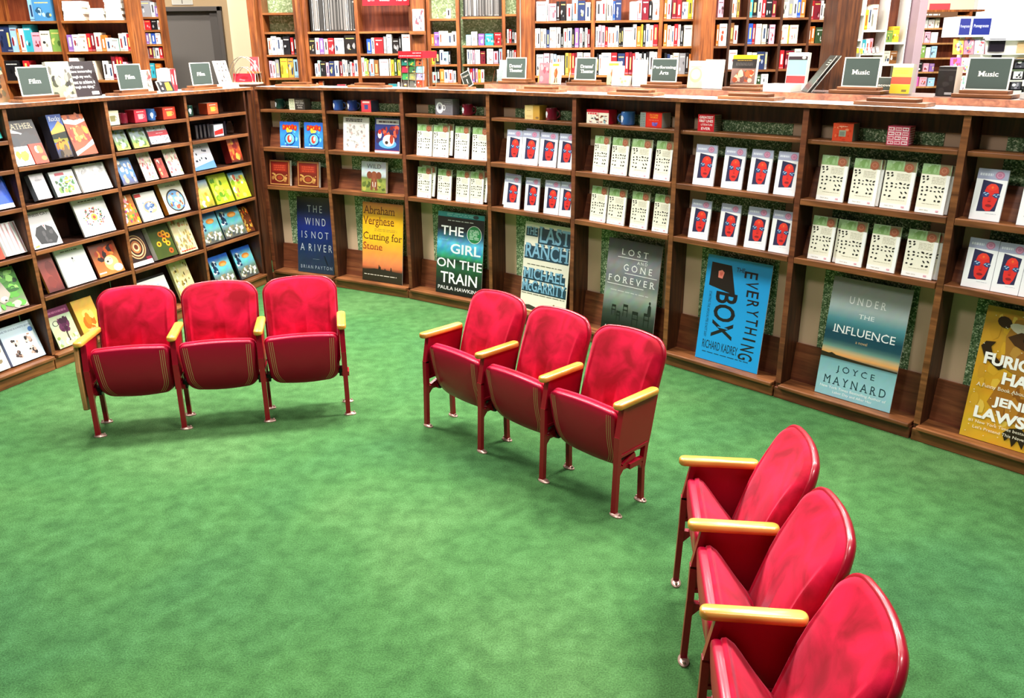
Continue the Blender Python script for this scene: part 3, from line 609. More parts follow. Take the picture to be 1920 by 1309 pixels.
LEAF = [(2, 1.4, 's', [(.128, .188), (.323, .194), (.576, .161), (.775, .176)]), (2, 1.01, 's', [(.109, .168), (.356, .162), (.577, .153), (.74, .147)]),
        (3, 1.4, 'f', [(.171, .172), (.349, .176), (.544, .183), (.742, .16)]), (3, 1.01, 'f', [(.14, .187), (.379, .157), (.595, .159), (.762, .143)]),
        (4, 1.4, 's', [(.17, .15), (.348, .158), (.542, .185), (.761, .147)]), (4, 1.01, 's', [(.151, .16), (.329, .171), (.558, .163), (.770, .147)]),
        (5, 1.4, 'f', [(.138, .172), (.375, .162), (.583, .158), (.782, .155)]), (5, 1.01, 'f', [(.127, .168), (.377, .158), (.594, .163), (.785, .153)]),
        (6, 1.4, 's', [(.11, .179), (.326, .168), (.525, .179), (.737, .163)]), (6, 1.01, 's', [(.096, .159), (.291, .17), (.496, .174), (.714, .18)]),
        (7, 1.4, 'f', [(.081, .16), (.328, .16), (.56, .16), (.74, .16)]), (7, 1.01, 'f', [(.101, .158), (.262, .143), (.408, .16), (.62, .16)])]
used = set(); rnd = random.Random(5)
BEHIND = {(3, 1.01, 0): (-.030, 3), (3, 1.4, 1): (.012, 2), (2, 1.4, 1): (.035, 1), (2, 1.01, 0): (.03, 2), (6, 1.4, 1): (.014, 0), (6, 1.4, 3): (.016, 0), (6, 1.01, 3): (.03, 0), (2, 1.01, 3): (.03, 2), (6, 1.01, 1): (-.03, 0), (4, 1.4, 2): (-.025, 0)}
for k, zs, d, row in LEAF:
    what = 'cream insect specked' if d == 's' else 'white red face'
    for i, (u, w_) in enumerate(row):
        o = LF[d] if d not in used else copy_tree(LF[d]); used.add(d)
        tag(o, '%s leaflet, %s from corner, %s row above %s' % (what, ORD[i], 'upper' if zs > 1.2 else 'lower', POSTER[k]), 'leaflet', 'leaflets on the display shelves')
        ww = min(w_, .18)
        place(o, FR, k, u, .030, zs + .001, 6.5 + rnd.uniform(-.4, .4)); o.matrix_world = o.matrix_world @ Matrix.Diagonal((ww / LW, 1, rnd.uniform(.985, 1.0), 1)); 
        if (k, zs, i) in BEHIND:
            du, rot = BEHIND[(k, zs, i)]
            o = copy_tree(LF[d]); tag(o, '%s leaflet tucked behind the %s, %s row above %s' % (what, ORD[i], 'upper' if zs > 1.2 else 'lower', POSTER[k]), 'leaflet', 'leaflets on the display shelves')
            place(o, FR, k, u + du, .0475, zs + .002 + (.020 if rot else 0), 6.6); o.matrix_world = o.matrix_world @ Ry(rot) @ Matrix.Diagonal((ww / LW, 1, .98, 1))
# ------------------------------------------------------------ books faced out in the two corner bays
def title(A, n, a0, b0, a1, b1, c, seed=0): A.lines(a0, b0, a1, b1, n, c, seed, .6)
def a_comic(A):
    A.bg([(0, '#2a78c8'), (.5, '#3a90d8'), (1, '#2450b0')], noise=.15, n=8); A.blots(6, ['#58b8e8', '#2060b8', '#78d0f0', '#3a50b0'], 22, .05, .14)
    y = A.lay(); y2 = A.lay(); rnd = random.Random(9)
    for i in range(5):
        x = .15 + .15 * i; t = rnd.uniform(-.02, .02); A.poly([(x, .70 + t), (x + .06, .68 + t), (x + .14, .71 + t), (x + .15, .86 + t), (x + .08, .90 + t), (x - .01, .87 + t)], '#b81414', y); A.poly([(x + .02, .72 + t), (x + .10, .72 + t), (x + .125, .85 + t), (x + .06, .88 + t), (x + .015, .85 + t)], '#f0501c', y2)
        A.ell(x + .065, .80 + t, .022, .035, '#b81414' if i % 2 else '#f8b830', 8)
    A.blots(8, ['#f4d82c', '#f8e860'], 5, .06, .1, (.3, .58, .75, .70)); A.ring(.52, .34, .28, .24, .12, '#183a80'); A.ell(.52, .34, .23, .19, '#6cc4ec', 18); A.ell(.50, .34, .12, .15, '#e0402c', 12); A.ell(.54, .37, .05, .09, '#f4f0e8', 10); A.rect(.04, .02, .96, .055, '#d8ecf4')
def a_red(A):
    A.bg([(0, '#5c1a14'), (1, '#7a2018')], noise=.1, n=6); A.rect(.03, .02, .97, .06, '#b08048'); A.rect(.03, .94, .97, .98, '#b08048'); A.rect(.03, .02, .07, .98, '#a87440'); A.rect(.93, .02, .97, .98, '#a87440'); A.bg('#8c2418', a0=.15, a1=.85, b0=.55, b1=.85); title(A, 3, .22, .58, .78, .82, '#b8442c', 3); A.ring(.5, .30, .24, .16, .25, '#b08448'); A.ell(.5, .3, .13, .09, '#8a3420'); A.blots(5, ['#c0904c', '#a06c38'], 8, .03, .08, (.1, .12, .35, .5)); A.blots(6, ['#c0904c', '#a06c38'], 8, .03, .08, (.65, .12, .9, .5))
def a_sketch(A): A.bg('#e6e4e0'); A.bg('#cfccc8', a0=.12, a1=.88, b0=.16, b1=.82); A.blots(4, ['#a8a09a', '#b8b2ac', '#8f8a88', '#d8d2cc', '#c4a8a0'], 60, .015, .05, (.12, .08, .88, .82)); title(A, 2, .1, .86, .75, .96, '#4a4846', 2)
def a_dogmag(A):
    A.bg('#2c3a78'); A.rect(.05, .82, .97, .96, '#d8d8dc'); title(A, 1, .15, .85, .9, .93, '#5a4a48', 2); A.blots(2, ['#a83028', '#7a2430', '#3a2a50', '#c85a40'], 24, .05, .12, (0, .2, 1, .82)); A.ell(.52, .26, .36, .13, '#5aa0dc', 20); A.ell(.56, .36, .24, .17, '#f2ece4', 18); A.ell(.48, .30, .07, .05, '#3c2c28', 10); A.ell(.68, .40, .08, .14, '#a8402c', 10); A.ell(.2, .52, .08, .11, '#f0e6dc', 10); A.ell(.2, .6, .07, .07, '#b83028', 9); A.rect(0, 0, 1, .06, '#e8e8f0'); A.rect(0, .06, 1, .08, '#a8303c')
def a_wild(A):
    A.bg([(0, '#7a8438'), (.3, '#98a04c'), (.48, '#6c7a40'), (.55, '#c4d0d4'), (1, '#b8bec8')], noise=.12, n=10); A.blots(7, ['#5c6c2c', '#8a9440', '#b0a850', '#4c5a28'], 22, .05, .12, (0, .02, 1, .5)); A.text('WILD', .22, .78, .80, .92, '#5a5458', True)
    A.ell(.52, .52, .14, .17, '#8a4c30', 16); A.ell(.33, .56, .11, .12, '#7c4029', 12); A.ell(.71, .56, .11, .12, '#7c4029', 12); A.poly([(.40, .40), (.64, .40), (.66, .08), (.56, .06), (.55, .2), (.48, .2), (.46, .06), (.37, .08)], '#7c4430'); A.poly([(.49, .46), (.55, .46), (.55, .14), (.51, .1), (.49, .2)], '#9a5c40'); A.poly([(.45, .34), (.47, .34), (.49, .16), (.46, .2)], '#f4f0e4'); A.poly([(.57, .34), (.59, .34), (.58, .2), (.55, .16)], '#f4f0e4')
def book(art, w_, h_, d_, lab, cover, spine=None, name='picture_book', cat='book', group='books faced out on the shelves', pages='#efe8d8'):
    return tag(card(name, w_, h_, d_, art, cover, spine, pages), lab, cat, group)
place(book(a_comic, .236, .254, .022, 'blue comic album with red lettering, nearer the corner', '#2a68b8'), FR, 0, .215, .03, 1.401, 6.5)
place(book(a_comic, .227, .254, .022, 'blue comic album with red lettering, beside the divider', '#2a68b8'), FR, 0, .516, .03, 1.401, 6.5)
place(book(a_red, .262, .256, .03, 'dark red ornate gilt book nearer the corner above the blue river poster', '#5c1a14'), FR, 0, .03, .03, 1.011, 6.5)
place(book(a_red, .27, .255, .03, 'brighter red ornate gilt book beside the divider above the blue river poster', '#6c1c14'), FR, 0, .384, .03, 1.011, 6.5)
place(book(a_sketch, .315, .321, .012, 'pale magazine with a grey crowd drawing above the elephant book', '#e6e4e0'), FR, 1, .188, .03, 1.401, 6.5)
place(book(a_dogmag, .29, .322, .012, 'magazine with a white dog drawing beside the grey drawing magazine', '#2c3a78'), FR, 1, .578, .03, 1.401, 6.5)
place(book(a_wild, .30, .295, .03, 'WILD book with an elephant on the cover', '#b8bec8'), FR, 1, .38, .03, 1.011, 6.5)

# ------------------------------------------------------------ books faced out on the straight run
def cov(bgs, pal, n, s0, s1, t=None, tc='#ffffff', seed=1, noise=.1, reg=(0, 0, 1, 1), extra=None):
    def f(A):
        A.bg(bgs, noise=noise, seed=seed, n=6)
        if n: A.blots(seed, pal, n, s0, s1, reg)
        if extra: extra(A)
        if t: title(A, t[0], t[1], t[2], t[3], t[4], tc, seed)
    return f
def x_cat(A):
    A.text('BUSINESS CAT', .03, .86, .92, .94, '#2c2c2e', bold=.01); A.poly([(.28, .1), (.2, .36), (.34, .56), (.62, .62), (.86, .5), (.94, .2), (.8, .05)], '#28282a'); A.poly([(.54, .62), (.66, .62), (.63, .44)], '#eceae6'); A.poly([(.585, .60), (.62, .60), (.62, .46)], '#a83030'); A.blots(3, ['#2a2a2c', '#4a484a'], 8, .04, .1, (.25, .08, .9, .5)); A.poly([(.05, .07), (.2, .1), (.2, .04), (.06, .03)], '#9aa050')
def x_wreath(A):
    rnd = random.Random(4); y = A.lay()
    for i in range(60):
        t = rnd.random() * 6.28; r = rnd.uniform(.16, .32); A.ell(.5 + r * math.cos(t), .46 + r * .8 * math.sin(t), .028, .022, rnd.choice(['#3a6a3a', '#c83a2c', '#5a8a50', '#e09a30', '#6a3a70', '#2a3a3a', '#d86a7a']), 6, rnd.random() * 3, y)
    A.ell(.5, .46, .1, .1, '#f0c040', 10); A.ell(.5, .46, .05, .05, '#d04030', 8); A.lines(.2, .88, .8, .95, 1, '#4a4a4a', 3)
def x_pup(A): A.blots(3, ['#e06028', '#f08838', '#a83c20', '#302020'], 16, .08, .2, (0, .35, 1, 1)); A.ell(.62, .34, .26, .24, '#f0c070', 16); A.ell(.55, .42, .16, .13, '#f8e0a8', 14); A.ell(.5, .40, .045, .03, '#1c1414', 8); A.ell(.62, .47, .02, .015, '#1c1414', 6); A.ell(.8, .16, .18, .12, '#fbf0dc', 12); A.rect(.03, .08, .3, .12, '#f0f0f0')
def x_wolf(A): A.blots(5, ['#2a5a24', '#58a03c', '#7cc850', '#1c3c1c', '#98d868'], 50, .04, .12, (0, .25, 1, 1)); A.poly([(.35, .52), (.44, .72), (.52, .56), (.62, .72), (.68, .5), (.72, .38), (.6, .22), (.5, .2), (.36, .36)], '#b0a498'); A.ell(.56, .30, .08, .06, '#d8d0c4', 10); A.ell(.58, .26, .03, .02, '#2a2422', 8); A.blots(6, ['#8a7c74', '#a89c90', '#c8bcb0'], 12, .05, .14, (.0, .0, .5, .45)); A.blots(7, ['#60a844', '#b0b8a0'], 10, .05, .1, (.4, 0, 1, .25))
def x_dogs(A):
    A.text('SHELTER DOGS IN A PHOTO BOOTH', .04, .86, .94, .91, '#3a4a6a', bold=.01); A.ell(.88, .76, .07, .07, '#4a7ac0', 14); A.rect(.08, .06, .92, .70, '#f6f6f4')
    for i, (x, z) in enumerate(((.18, .42), (.58, .42), (.18, .1), (.58, .1))): A.blots(10 + i, ['#4a3a38', '#8a6a5c', '#c8a090', '#2a2424', '#d8c4b8'], 9, .03, .07, (x, z, x + .26, z + .27))
def x_tree(A): A.bg('#6a1c4a', b0=.80, b1=1); title(A, 1, .1, .85, .9, .94, '#a85a80', 2); A.blots(3, ['#4a1c3a', '#5c2848', '#38142c', '#6a3458'], 26, .06, .12, (.3, .32, .85, .78)); A.rect(.52, .12, .58, .36, '#3a2c28'); A.ring(.25, .62, .13, .07, .2, '#2a2028'); A.blots(5, ['#c8d48a', '#8aa050', '#e4e8c0', '#a0a8a8'], 22, .04, .09, (0, 0, 1, .3))
def x_sun(A):
    rnd = random.Random(5)
    for i in range(9):
        a, b = rnd.uniform(.3, .9), rnd.uniform(.12, .8); A.ell(a, b, .11, .085, rnd.choice(['#e0a020', '#d07818', '#c85018']), 10); A.ell(a, b, .05, .04, '#5a3010', 8)
def x_mand(A):
    for r, c in ((.42, '#c8a070'), (.38, '#5a2418'), (.33, '#d8b888'), (.28, '#3a1814'), (.22, '#b06a3c'), (.15, '#e0c090'), (.09, '#6a2c1c')): A.ell(.48, .52, r, r * .8, c, 26)
    A.rect(0, 0, 1, .12, '#e8e0d8'); A.rect(.75, .12, 1, .2, '#7a1c30')
def x_arch(A): A.bg('#ece4cc', b0=.80, b1=1); A.text('MARC RILEY', .3, .86, .75, .92, '#3a342c'); A.ell(.52, .40, .40, .37, '#3c342c', 24); A.ell(.52, .40, .35, .32, '#78a8d8', 22); A.blots(4, ['#c8b058', '#e0b8a0', '#4a70b0', '#e8e0d0', '#8a5a3c', '#d05a4a'], 34, .03, .09, (.2, .1, .85, .66))
def x_crab(A): A.rect(.0, .86, .3, .98, '#c83028'); A.ell(.55, .45, .34, .22, '#c8a080', 16); A.ell(.52, .48, .24, .14, '#5a74a0', 14); A.blots(6, ['#34507c', '#8aa0b8', '#d8b8a0', '#f0ece4'], 22, .03, .08, (.2, .2, .9, .7)); A.lines(.1, .06, .6, .14, 2, '#8a2c28', 3)
def x_parrot(A): A.rect(.22, .82, .6, .93, '#c83c4c'); A.blots(3, ['#3a7a2c', '#78b040', '#c8d048', '#285020', '#90c8c0', '#d8e8e4'], 44, .04, .1, (.1, .06, .95, .78))
def x_canyon(A): A.poly([(0, .80), (.5, .74), (1, .82), (1, .9), (.5, .86), (0, .94)], '#f2ece4'); A.poly([(0, .10), (.5, .2), (1, .36), (1, .24), (.4, .1), (0, .0)], '#f0e8e0'); A.blots(9, ['#e05818', '#c83c14', '#f08030', '#8a2810', '#f0a050'], 30, .06, .18, (0, .3, 1, .74)); A.ell(.85, .6, .12, .1, '#98901c', 10); A.blots(2, ['#8a3410', '#c86024'], 10, .05, .1, (0, .86, 1, 1))
def x_rocky(A): A.text('Rocky', .12, .82, .9, .96, '#e8ecf4', True); A.poly([(0, .62), (.35, .72), (.7, .85), (1, .72), (1, .55), (0, .5)], '#d8a050'); A.poly([(0, .55), (1, .6), (1, .42), (0, .44)], '#2c342c'); A.rect(0, .36, 1, .44, '#8a8a38'); A.blots(3, ['#c86a24', '#e08838', '#5a3a24'], 14, .08, .18, (0, .16, 1, .38)); A.blots(4, ['#3a342c', '#6a5c4c'], 10, .08, .16, (0, 0, 1, .18))
def x_feather(A): A.text('FEATHER', -.02 + .03, .80, .92, .93, '#e0d0b0', True); A.poly([(.02, .74), (.4, .70), (.65, .56), (.62, .66), (.2, .80)], '#eef2f8'); A.poly([(.4, .3), (.9, .62), (.95, .66), (.6, .34)], '#8a4030'); A.blots(3, ['#26282e', '#302c2e', '#3c302e'], 16, .1, .2, (0, .25, 1, .75))
def x_snow(A):
    A.rect(0, .6, 1, 1, '#d4d2d8'); A.text('ANTARCTICA', .05, .84, .68, .93, '#3a3a44'); A.poly([(0, .1), (1, .3), (1, 0), (0, 0)], '#5a84b8'); y = A.lay(); rnd = random.Random(4)
    for i in range(12): A.ell(rnd.uniform(.15, .85), rnd.uniform(.3, .8), .03, .05, '#22242c', 8, 0, y)
def x_fant(A): A.bg([(0, '#4a4a44'), (.3, '#6a705c'), (.55, '#5ab4c8'), (.75, '#8ad0e0'), (.9, '#2860b8'), (1, '#2458b0')], noise=.2, n=8, seed=4); A.blots(3, ['#f0f0ec', '#b0b8b0', '#d8d4c4', '#38404a', '#8a7c5c'], 34, .03, .07, (0, .02, 1, .38)); A.blots(5, ['#24405c', '#1c3048', '#e8eef4'], 14, .04, .1, (0, .4, .35, .9)); A.ell(.62, .70, .20, .085, '#e08a38', 14); A.ell(.62, .67, .14, .05, '#f0b060', 12)
def x_frame(A): A.rect(0, .93, 1, 1, '#1c1c20'); A.bg('#fbfbfa', b0=.02, b1=.93); A.blots(4, ['#c8d8a0', '#e0c0c8', '#a8c8e0', '#f0e0b0'], 14, .02, .05, (.55, .4, .85, .75))
ornate = ['#8a6c2c', '#c8a050', '#5a3c1c', '#e0cc98', '#a84c2c']
flor = ['#d87a8a', '#e8b0a8', '#f4ece0', '#a84a4a', '#8a9a70', '#c8b8a0']
meadow = ['#b8d02c', '#88b024', '#d8e060', '#5a8a24', '#e8d840']
castle = (['#d89a30', '#c85018', '#5a2410', '#e8c860'],)
LBK = [(0, 1.749, .800, .085, .162, .05, cov('#2cc4bc', ['#1c2c3a'], 1, .2, .3, seed=2, reg=(.3, .2, 1, .8)), '#2cc4bc', None, 'turquoise box on the top shelf at the near end'),
 (0, 1.269, .693, .18, .237, .02, cov('#1c50c0', ['#1848b0'], 3, .1, .3, None, seed=3, extra=lambda A: A.rect(0, 0, 1, .14, '#e8ecf0')), '#1c50c0', None, 'royal blue notebook with white band'),
 (0, .919, .520, .187, .273, .02, cov('#e03c1c', ['#f05a30', '#c82c14'], 6, .1, .3, seed=4), '#e03c1c', None, 'orange red notebook beside the white notebook at the near end'),
 (0, .919, .724, .170, .241, .05, cov('#f4f0f0', [], 0, 0, 0, None, seed=5, extra=lambda A: [A.rect(.08 + .2 * i, .02, .16 + .2 * i, .98, '#c8a0a0') for i in range(5)]), '#f4f0f0', None, 'white ring bound notebook with pinkish stripes'),
 (0, .534, .440, .379, .314, .02, cov([(0, '#9a8c80'), (.4, '#4a8a34'), (1, '#3c7a2c')], [], 0, 0, 0, seed=6, extra=x_wolf), '#3c6a2c', None, 'green forest picture book with a grey animal'),
 (0, .116, .583, .288, .295, .03, cov('#cfe0ee', [], 0, 0, 0, seed=7, noise=.02, extra=x_dogs), '#cfe0ee', '#8a94c0', 'pale blue photo booth dogs book on the bottom ledge'),
 (0, .116, .344, .217, .22, .03, cov('#e0dcc8', ['#c8b890', '#8a7a5c', '#f4f0e4', '#6a6a4c'], 20, .05, .15, seed=8), '#d8d4c0', None, 'cream picture book left of the pale blue dogs book'),
 (1, 1.553, .060, .262, .322, .03, cov([(0, '#1c261c'), (.3, '#3c2420'), (1, '#262224')], [], 0, 0, 0, seed=9, extra=x_feather), '#302c2e', None, 'tall dark FEATHER book on the upper shelf'),
 (1, 1.553, .416, .132, .326, .085, cov([(0, '#3a3430'), (.6, '#4a6ab0'), (1, '#2c4a98')], [], 0, 0, 0, seed=10, extra=x_rocky), '#2c3a6a', '#3a3644', 'thick mountain photo book beside the orange canyon book'),
 (1, 1.553, .585, .205, .323, .05, cov([(0, '#b8401c'), (1, '#a84c20')], [], 0, 0, 0, seed=11, extra=x_canyon), '#a8481c', '#4a424c', 'tall orange canyon photo book'),
 (1, 1.275, .164, .123, .194, .05, cov('#e4dce0', ['#d4ccd0'], 3, .1, .2, (1, .3, .7, .8, .8), '#b0a8b0', 12, .02), '#e4dce0', '#8a94a0', 'plain pale grey book left of the parrots book'),
 (1, 1.275, .337, .222, .195, .03, cov('#f0f0ee', [], 0, 0, 0, seed=13, noise=.02, extra=x_parrot), '#f0f0ee', '#5a6468', 'white book with a green parrots picture'),
 (1, 1.275, .585, .295, .217, .02, cov('#f4f2f2', ['#e0dcdc', '#d0cccc', '#eae6e6', '#c8c4c6'], 70, .02, .08, seed=14, noise=.03), '#f4f2f2', None, 'white book with a pale grey line pattern'),
 (1, .929, .048, .255, .28, .015, cov('#dcd8d6', [], 0, 0, 0, seed=15, noise=.02, extra=x_cat), '#dcd8d6', None, 'grey BUSINESS CAT book showing a dark suit'),
 (1, .929, .522, .317, .306, .015, cov('#f4f2ee', [], 0, 0, 0, seed=16, noise=.02, extra=x_wreath), '#f4f2ee', None, 'white book with a round wreath of plants'),
 (1, .574, .100, .142, .298, .02, cov([(0, '#4a1c1c'), (.3, '#8a3a30'), (1, '#9a4438')], ['#7a3028'], 4, .1, .3, seed=17), '#8a3c30', '#c8903c', 'plain brick red book beside the white line drawing book'),
 (1, .574, .278, .279, .303, .015, cov('#f8f8f6', [], 0, 0, 0, seed=18, noise=.01, extra=lambda A: (A.lines(.2, .88, .8, .96, 1, '#7a7a78', 2), A.poly([(.44, .2), (.46, .2), (.5, .66), (.48, .66)], '#c4c4c2'), A.ell(.5, .70, .03, .03, '#2a2a2a', 8), A.poly([(.52, .66), (.54, .66), (.64, .2), (.62, .2)], '#d0d0ce'))), '#f8f8f6', None, 'white book with a thin line drawing'),
 (1, .574, .594, .268, .272, .02, cov([(0, '#c8783c'), (1, '#7a3420')], [], 0, 0, 0, seed=19, extra=x_pup), '#7a3420', None, 'orange picture book with a pale puppy'),
 (1, .116, .092, .215, .32, .02, cov([(0, '#c8cc98'), (.8, '#b0bca0'), (1, '#6a1c4a')], [], 0, 0, 0, seed=20, extra=x_tree), '#6a1c4a', '#3c4a30', 'purple topped book with a dark tree on the bottom ledge'),
 (1, .116, .344, .207, .314, .05, cov([(0, '#e0a030'), (1, '#e8b450')], ['#e07818', '#f0c060', '#d06010'], 14, .1, .2, seed=21, reg=(.2, 0, 1, .75)), '#e0a848', '#b88440', 'thick yellow orange book beside the dark tree book'),
 (2, 1.560, .084, .140, .17, .015, cov([(0, '#d8c850'), (.3, '#6a8a34'), (1, '#a0b0c4')], ['#4a6a2c', '#8a9aa8', '#c8ccd4', '#88a040'], 22, .06, .14, seed=22), '#8a9a6a', None, 'small landscape painting card, first under the cream box'),
 (2, 1.560, .265, .171, .165, .015, cov([(0, '#d8c850'), (.3, '#6a8a34'), (1, '#a0b0c4')], ['#4a6a2c', '#8a9aa8', '#c8ccd4', '#88a040'], 22, .06, .14, seed=22), '#8a9a6a', None, 'small landscape painting card, second, beside the red banded box'),
 (2, 1.560, .462, .230, .154, .05, cov('#c0c4c8', ['#5a5c64', '#dcdce0', '#8a8c94'], 40, .02, .06, seed=24, extra=lambda A: (A.rect(0, .44, 1, .72, '#b82430'), A.lines(.4, .54, .75, .62, 1, '#e8c0c0'))), '#8a8c94', None, 'grey patterned box with a red band'),
 (2, 1.274, .087, .16, .223, .015, cov([(0, '#5a5458'), (.4, '#4a78b8'), (1, '#5a90d0')], ['#e8e4e0', '#c89880', '#50606c'], 12, .08, .16, seed=25), '#4a70a8', None, 'blue sky book on the shelf above the bright flower books'),
 (2, 1.274, .335, .150, .253, .015, cov('#ddd2bc', flor, 40, .03, .1, seed=26), '#ddd2bc', '#3a2020', 'cream rose patterned book beside the small red book'),
 (2, 1.274, .641, .157, .255, .015, cov('#e0d6c4', flor, 40, .03, .1, seed=27), '#e0d6c4', '#3a2020', 'cream rose patterned book nearest the divider'),
 (2, 1.274, .520, .085, .175, .015, cov('#b84030', ['#e0a070', '#8a2a24', '#f0e0d0'], 8, .08, .2, seed=28), '#b84030', None, 'small red book between the two rose patterned books'),
 (2, .934, .046, .169, .257, .015, cov('#c8783c', ['#e8b020', '#d04a2c', '#f0e8d0', '#5a8a3c', '#8a3a6a', '#f0a0b0'], 46, .04, .1, seed=29), '#c88030', None, 'bright multicoloured flowers book beside the crab book'),
 (2, .934, .244, .235, .25, .015, cov('#eceae4', [], 0, 0, 0, seed=30, noise=.02, extra=x_crab), '#eceae4', None, 'white picture book with a crab'),
 (2, .934, .545, .275, .28, .05, cov('#d8d4c4', [], 0, 0, 0, seed=31, noise=.02, extra=x_arch), '#d8d0b8', '#e0882c', 'arched window book with an orange spine'),
 (2, .564, .043, .239, .319, .03, cov('#2a1c1a', [], 0, 0, 0, seed=32, extra=x_mand), '#241816', '#3a2c28', 'dark book with a round ornament'),
 (2, .564, .335, .25, .299, .05, cov('#3c4a1c', [], 0, 0, 0, seed=33, extra=x_sun), '#3c4a1c', '#ece8e0', 'sunflower painting book beside the dark round ornament book'),
 (2, .564, .618, .23, .326, .02, cov('#d0c498', ['#a88c50', '#c8b070', '#8a7a4c', '#e4dcc0', '#c86a4c'], 50, .03, .08, (1, .1, .03, .9, .09), '#c83a2c', 34), '#d0c498', None, 'cream gold tapestry book beside the sunflower book'),
 (2, .116, .03, .440, .322, .015, cov('#f8f8f6', [], 0, 0, 0, seed=35, noise=.01, extra=x_frame), '#f8f8f6', None, 'large white album with a black top edge behind the theater seats'),
 (2, .116, .560, .22, .373, .03, cov('#d4c890', ['#8a7434', '#c8b060', '#e8e0bc', '#5a4c28'], 50, .03, .07, seed=36), '#d4c890', None, 'cream ornamented tall book behind the theater seats'),
 (3, 1.279, .027, .325, .242, .015, cov('#c4c8d4', [], 0, 0, 0, seed=37, extra=x_snow), '#c4c8d4', None, 'white snow scene book under the drinking glass'),
 (3, 1.279, .590, .175, .233, .08, cov([(0, '#3a2418'), (.3, '#a83c1c'), (1, '#c86030')], ['#e0a040', '#8a2414', '#d8782c'], 18, .05, .16, seed=38), '#b04a24', '#7a1c1c', 'thick red brown book in the corner bay'),
 (3, .924, .054, .215, .26, .02, cov([(0, '#6a6a24'), (.5, '#d8c83c'), (1, '#8aa8c8')], ['#e8d060', '#f4ecb0', '#a88c30'], 18, .06, .16, seed=39), '#b0a040', None, 'yellow sunrise book, first of three green and yellow books'),
 (3, .924, .300, .262, .287, .02, cov([(0, '#a8c020'), (1, '#c8d83c')], meadow, 26, .06, .16, seed=40), '#a8c020', None, 'lime green meadow book, middle of three green and yellow books'),
 (3, .924, .592, .235, .273, .02, cov([(0, '#a8c028'), (.6, '#d8d840'), (1, '#4a90d0')], meadow + ['#c86a4c', '#f0f0e0'], 26, .05, .13, seed=41), '#98b020', None, 'lime green book with a blue sky, last of three green and yellow books'),
 (3, .569, .057, .285, .303, .02, cov('#4a7080', [], 0, 0, 0, seed=42, extra=x_fant), '#24485c', None, 'blue fantasy book, upper shelf, nearer the green divider side'),
 (3, .569, .362, .325, .316, .02, cov('#4a7080', [], 0, 0, 0, seed=43, extra=x_fant), '#24485c', None, 'blue fantasy book beside the orange fantasy book'),
 (3, .569, .697, .128, .269, .02, cov('#5a2c14', castle[0], 40, .03, .1, seed=44), '#e8e0d0', None, 'orange brown fantasy book against the corner post'),
 (3, .116, .162, .29, .314, .02, cov('#4a7080', [], 0, 0, 0, seed=45, extra=x_fant), '#24485c', None, 'blue fantasy book, bottom ledge, partly behind the middle seat back'),
 (3, .116, .524, .29, .318, .02, cov('#4a7080', [], 0, 0, 0, seed=46, extra=x_fant), '#24485c', None, 'blue fantasy book, bottom ledge, nearer the corner post')]
for k, z, u, w_, h_, d_, art, cv, sp, lab in LBK:
    place(book(art, w_, h_, d_, lab, cv, sp), FL, k, u, .03, z + .001, 19 if d_ < .08 else 12)
# small yellow-green book and red booklet in front of the FEATHER book
place(book(cov('#f4f0e4', ['#c8d030', '#b0bc20'], 5, .15, .3, seed=50, reg=(.1, .1, .9, .9)), .145, .14, .012, 'small yellow green book leaning before the dark FEATHER book', '#f0ece0'), FL, 1, .030, .006, 1.554, 19)
place(book(cov('#c83c24', ['#e87840', '#f4e8dc'], 4, .12, .25, seed=51, reg=(.25, 0, 1, 1)), .115, .15, .012, 'small red orange book leaning beside the yellow green book', '#c83c24'), FL, 1, .185, .006, 1.554, 19)
# ------------------------------------------------------------ mugs and boxes on the little top shelves
C_MUG = {'green': '#16382e', 'blue': '#2c4f94', 'navy': '#22356e', 'maroon': '#6a1224', 'black': '#141518', 'mid blue': '#33609c'}
MUGM = {c: ceramic('glazed_mug_' + c.replace(' ', '_'), h) for c, h in C_MUG.items()}
def mug(colour, lab, r=.050, h=.098, handle=0.0, emblem=True):
    """a straight mug; handle = turn of its handle, degrees from +x"""
    mb = MB(); prof = [(r * .90, 0), (r * .97, .004), (r, .014), (r * 1.0, h - .004), (r * .985, h), (r * .93, h), (r * .915, h - .006), (r * .90, .012), (.001, .008)]
    mb.lathe(prof, 28, 0, 0, cap0=True)
    if emblem:
        for dz, q, w_ in ((.052, .30, .020), (.034, .16, .014)):
            n = 10; pts = []
            for i in range(n):
                t = 2 * PI * i / n; a = -PI / 2 - .35 + q * math.cos(t); pts.append(((r + .0006) * math.cos(a), (r + .0006) * math.sin(a), dz + w_ * math.sin(t)))
            mb.poly(pts, L('#d8dee4'), 1)
    o = mb.obj('mug', [MUGM[colour], M_PRINT], smooth=True, fix=True)
    hb = MB(); P = []
    for i in range(9):
        t = -PI / 2 + PI * i / 8; P.append((r * .97 + .030 * math.cos(t), 0, h * .5 + h * .30 * math.sin(t)))
    hb.tube(P, .0065, 8); hd = hb.obj('handle', MUGM[colour], o, smooth=True); hd.matrix_local = Rz(handle)
    return tag(o, lab, 'mug', 'mugs on the top shelves')
def gbox(w_, d_, h_, front, art, lab, side=None, name='gift_box', top=None, sart=None, cat='box'):
    mb = MB(); sd = side or front; mb.box(0, 0, 0, w_, d_, h_, cols=[L(sd), L(top or front), L(front), L(sd), L(sd), L(sd)])
    if art: art(Art(mb, 0, 0, w_, h_))
    if sart:
        for sx, q in ((0, 1), (w_, -1)):
            rnd = random.Random(3)
            for i in range(7): z = h_ * (.08 + .13 * i); x = sx - q * .0006; mb.poly([(x, .004, z), (x, d_ - .004, z), (x, d_ - .004, z + h_ * .05), (x, .004, z + h_ * .05)], L(sart))
    return tag(mb.obj(name, [M_PRINT]), lab, cat, 'small gift boxes on the top shelves')
